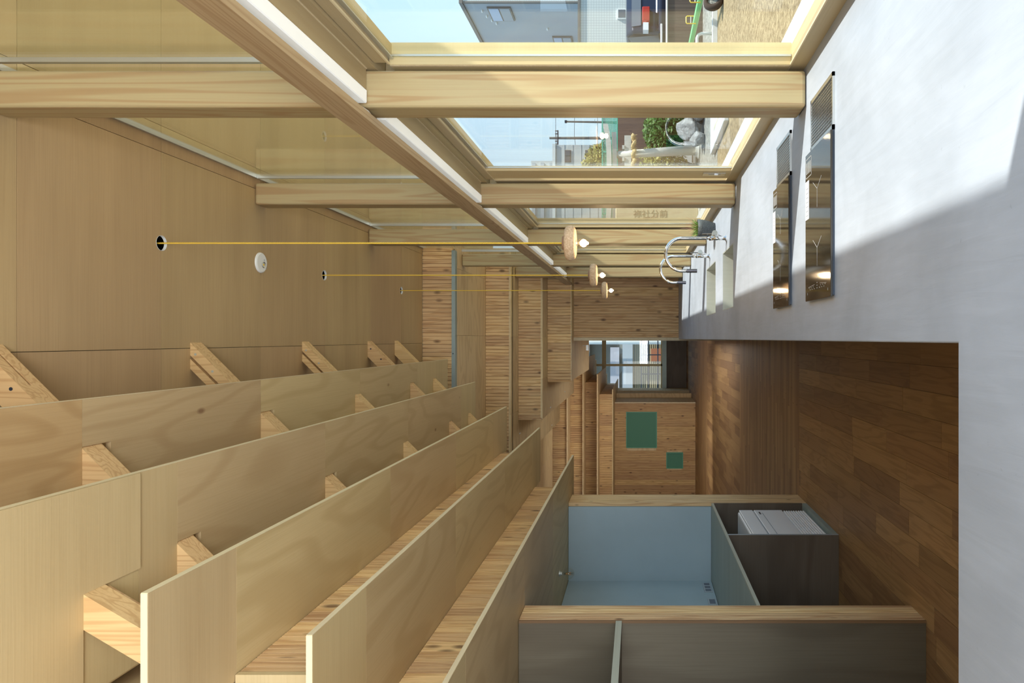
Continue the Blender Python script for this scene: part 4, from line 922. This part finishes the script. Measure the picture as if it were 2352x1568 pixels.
# distant house, pole, tower
wh = empty('white_house', (12, 46, GZ), 'white house with two small windows beyond the turquoise mesh fence', 'house')
M['white_wall'] = plain('white_wall', (.62, .65, .64), .8)
box('wall', 6, 12.75, 45, 53, GZ, Z(5.45), M['white_wall'], wh); box('roof_edge', 5.9, 12.8, 44.9, 53.1, Z(5.45), Z(5.65), M['white_metal'], wh)
for z0, z1 in ((4.45, 4.85), (3.05, 3.5)):
    f = box('window_frame', 11.6, 12.4, 44.95, 45.0, Z(z0), Z(z1), M['dark_trim'], wh)
    for a in (11.64, 12.02): box('window_pane', a, a+.34, 44.93, 44.95, Z(z0)+.04, Z(z1)-.04, M['win_dark'], f)
for i in range(8): box('siding_joint', 6, 12.75, 44.985, 45.0, Z(1.0+i*.55), Z(1.02+i*.55), M['render_grey'], wh)
db = empty('distant_tower', (16, 72, GZ), 'faint pale building low in the sky beyond the white house', 'building')
box('wall', 11, 18.2, 70, 80, GZ, Z(11.0), M['white_wall'], db)
for i in range(6): box('balcony', 12, 17.9, 69.6, 70, Z(6+i*.9), Z(6.35+i*.9), M['render_grey'], db)
up = empty('utility_pole', (17.6, 60, GZ), 'grey utility pole with a cross-arm and wires against the sky', 'utility pole')
mk('pole', cyl(NB(), (17.6, 60, GZ), (17.6, 60, Z(7.8)), .16, .10, 12), M['dark_trim'], up)
mk('cross_arm', bx(NB(), 17.0, 18.25, 59.85, 59.95, Z(7.0), Z(7.1)), M['black_metal'], up)
for x in (17.05, 17.3, 17.95, 18.2): mk('insulator', lathe(NB(), [(0, 0), (.06, .02), (.04, .1), (.07, .14), (0, .24)], (x, 59.9, Z(7.1)), 10), M['dark_trim'], up)
for k, (z, x) in enumerate(((7.25, 17.05), (7.25, 18.2), (5.6, 17.7), (3.6, 17.7))):
    mk('wire', tube(NB(), [(x, 59.9, Z(z)), (x+9, 57, Z(z-.35)), (x+20, 53, Z(z+.1))], .018, 5), M['black_metal'], up)
    mk('wire', tube(NB(), [(x, 59.9, Z(z)), (x-5, 60.5, Z(z-.5)), (x-10, 61, Z(z-.9))], .018, 5), M['black_metal'], up)
sp_ = empty('lamp_mast', (14.6, 46, GZ), 'thin dark street lamp mast right of the utility pole', 'street lamp')
mk('pole', cyl(NB(), (14.5, 46, GZ), (14.6, 46, Z(4.8)), .09, .06, 10), M['dark_trim'], sp_); mk('cap', cyl(NB(), (14.6, 46, Z(4.8)), (14.6, 46, Z(4.95)), .1, n=10), M['black_metal'], sp_)
# inscribed stone pillar
ip = empty('inscribed_pillar', (3.2, 16.5, GZ), 'tan stone pillar carved with large characters, seen in the third window bay', 'stone pillar')
mk('shaft', bevel(bx(NB(), 2.72, 3.16, 16.5, 16.9, GZ+.2, Z(.55)), .02, 1), plain('tan_stone', (.62, .52, .34), .8, 0, .06, 5), ip)
mk('plinth', bevel(bx(NB(), 2.6, 3.3, 16.4, 17.0, GZ, GZ+.2), .02, 1), M['stone'], ip)
fnt = None
for i, ch in enumerate('祢社分前'):
    tcv = bpy.data.curves.new('t', 'FONT'); tcv.body = ch; tcv.size = .21; tcv.extrude = .004; tcv.align_x = 'CENTER'; tcv.align_y = 'CENTER'
    to = bpy.data.objects.new('t', tcv); COL.objects.link(to); bpy.context.view_layer.update()
    me = bpy.data.meshes.new_from_object(to.evaluated_get(bpy.context.evaluated_depsgraph_get())); bpy.data.objects.remove(to)
    me.materials.clear(); me.materials.append(plain('carving_%d' % i, (.26, .18, .10), .8))
    ob = bpy.data.objects.new('carved_character', me); COL.objects.link(ob); ob.parent = ip
    # glyph tops point towards +X: local x -> -Z, local y -> +X, local z -> -Y
    mm = Matrix(((0, 1, 0), (0, 0, -1), (-1, 0, 0))).to_4x4(); mm.translation = Vector((2.99-3.2, 16.497-16.5, Z(.02-.21*i)-GZ)); ob.matrix_local = mm
# beyond the far window
nh = empty('neighbour_house', (-1, 27, GZ), 'neighbouring house with pale bands and horizontal rails seen through the far window', 'house')
box('wall', -6, 1.5, 27, 30, GZ, Z(5), plain('siding', (.17, .165, .14), .8), nh)
box('white_band', -6, .5, 26.8, 27, Z(.22), Z(.62), M['render_grey'], nh)
box('shutter_box', -6, -.35, 26.85, 27, Z(.75), Z(1.10), plain('mauve', (.50, .50, .56), .5), nh)
mk('downpipe', cyl(NB(), (-.12, 26.4, GZ), (-.12, 26.4, Z(4)), .11, n=16), M['white_metal'], nh)
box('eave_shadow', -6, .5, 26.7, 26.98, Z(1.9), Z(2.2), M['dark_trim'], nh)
box('red_panel', -.9, -.4, 26.9, 27, Z(-.9), Z(-.5), plain('brick_red', (.38, .14, .07), .7), nh)
for i in range(16): box('siding_board', -6, .5, 26.93, 27.0, Z(-.95+i*.075), Z(-.91+i*.075), plain('board_tan', (.45, .38, .24), .7) if i == 0 else bpy.data.materials['board_tan'], nh)
rf = empty('rail_fence', (-1, 25, GZ), 'dark rail fence in front of the neighbouring house beyond the far window', 'fence')
for z in (-.12, -.37, -.72): mk('rail', cyl(NB(), (-5, 25, Z(z)), (.6, 25, Z(z)), .02, n=8), M['black_metal'], rf)
for i in range(8): mk('fence_post', cyl(NB(), (-4.8+i*.7, 25, GZ), (-4.8+i*.7, 25, Z(-.1)), .02, n=8), M['black_metal'], rf)
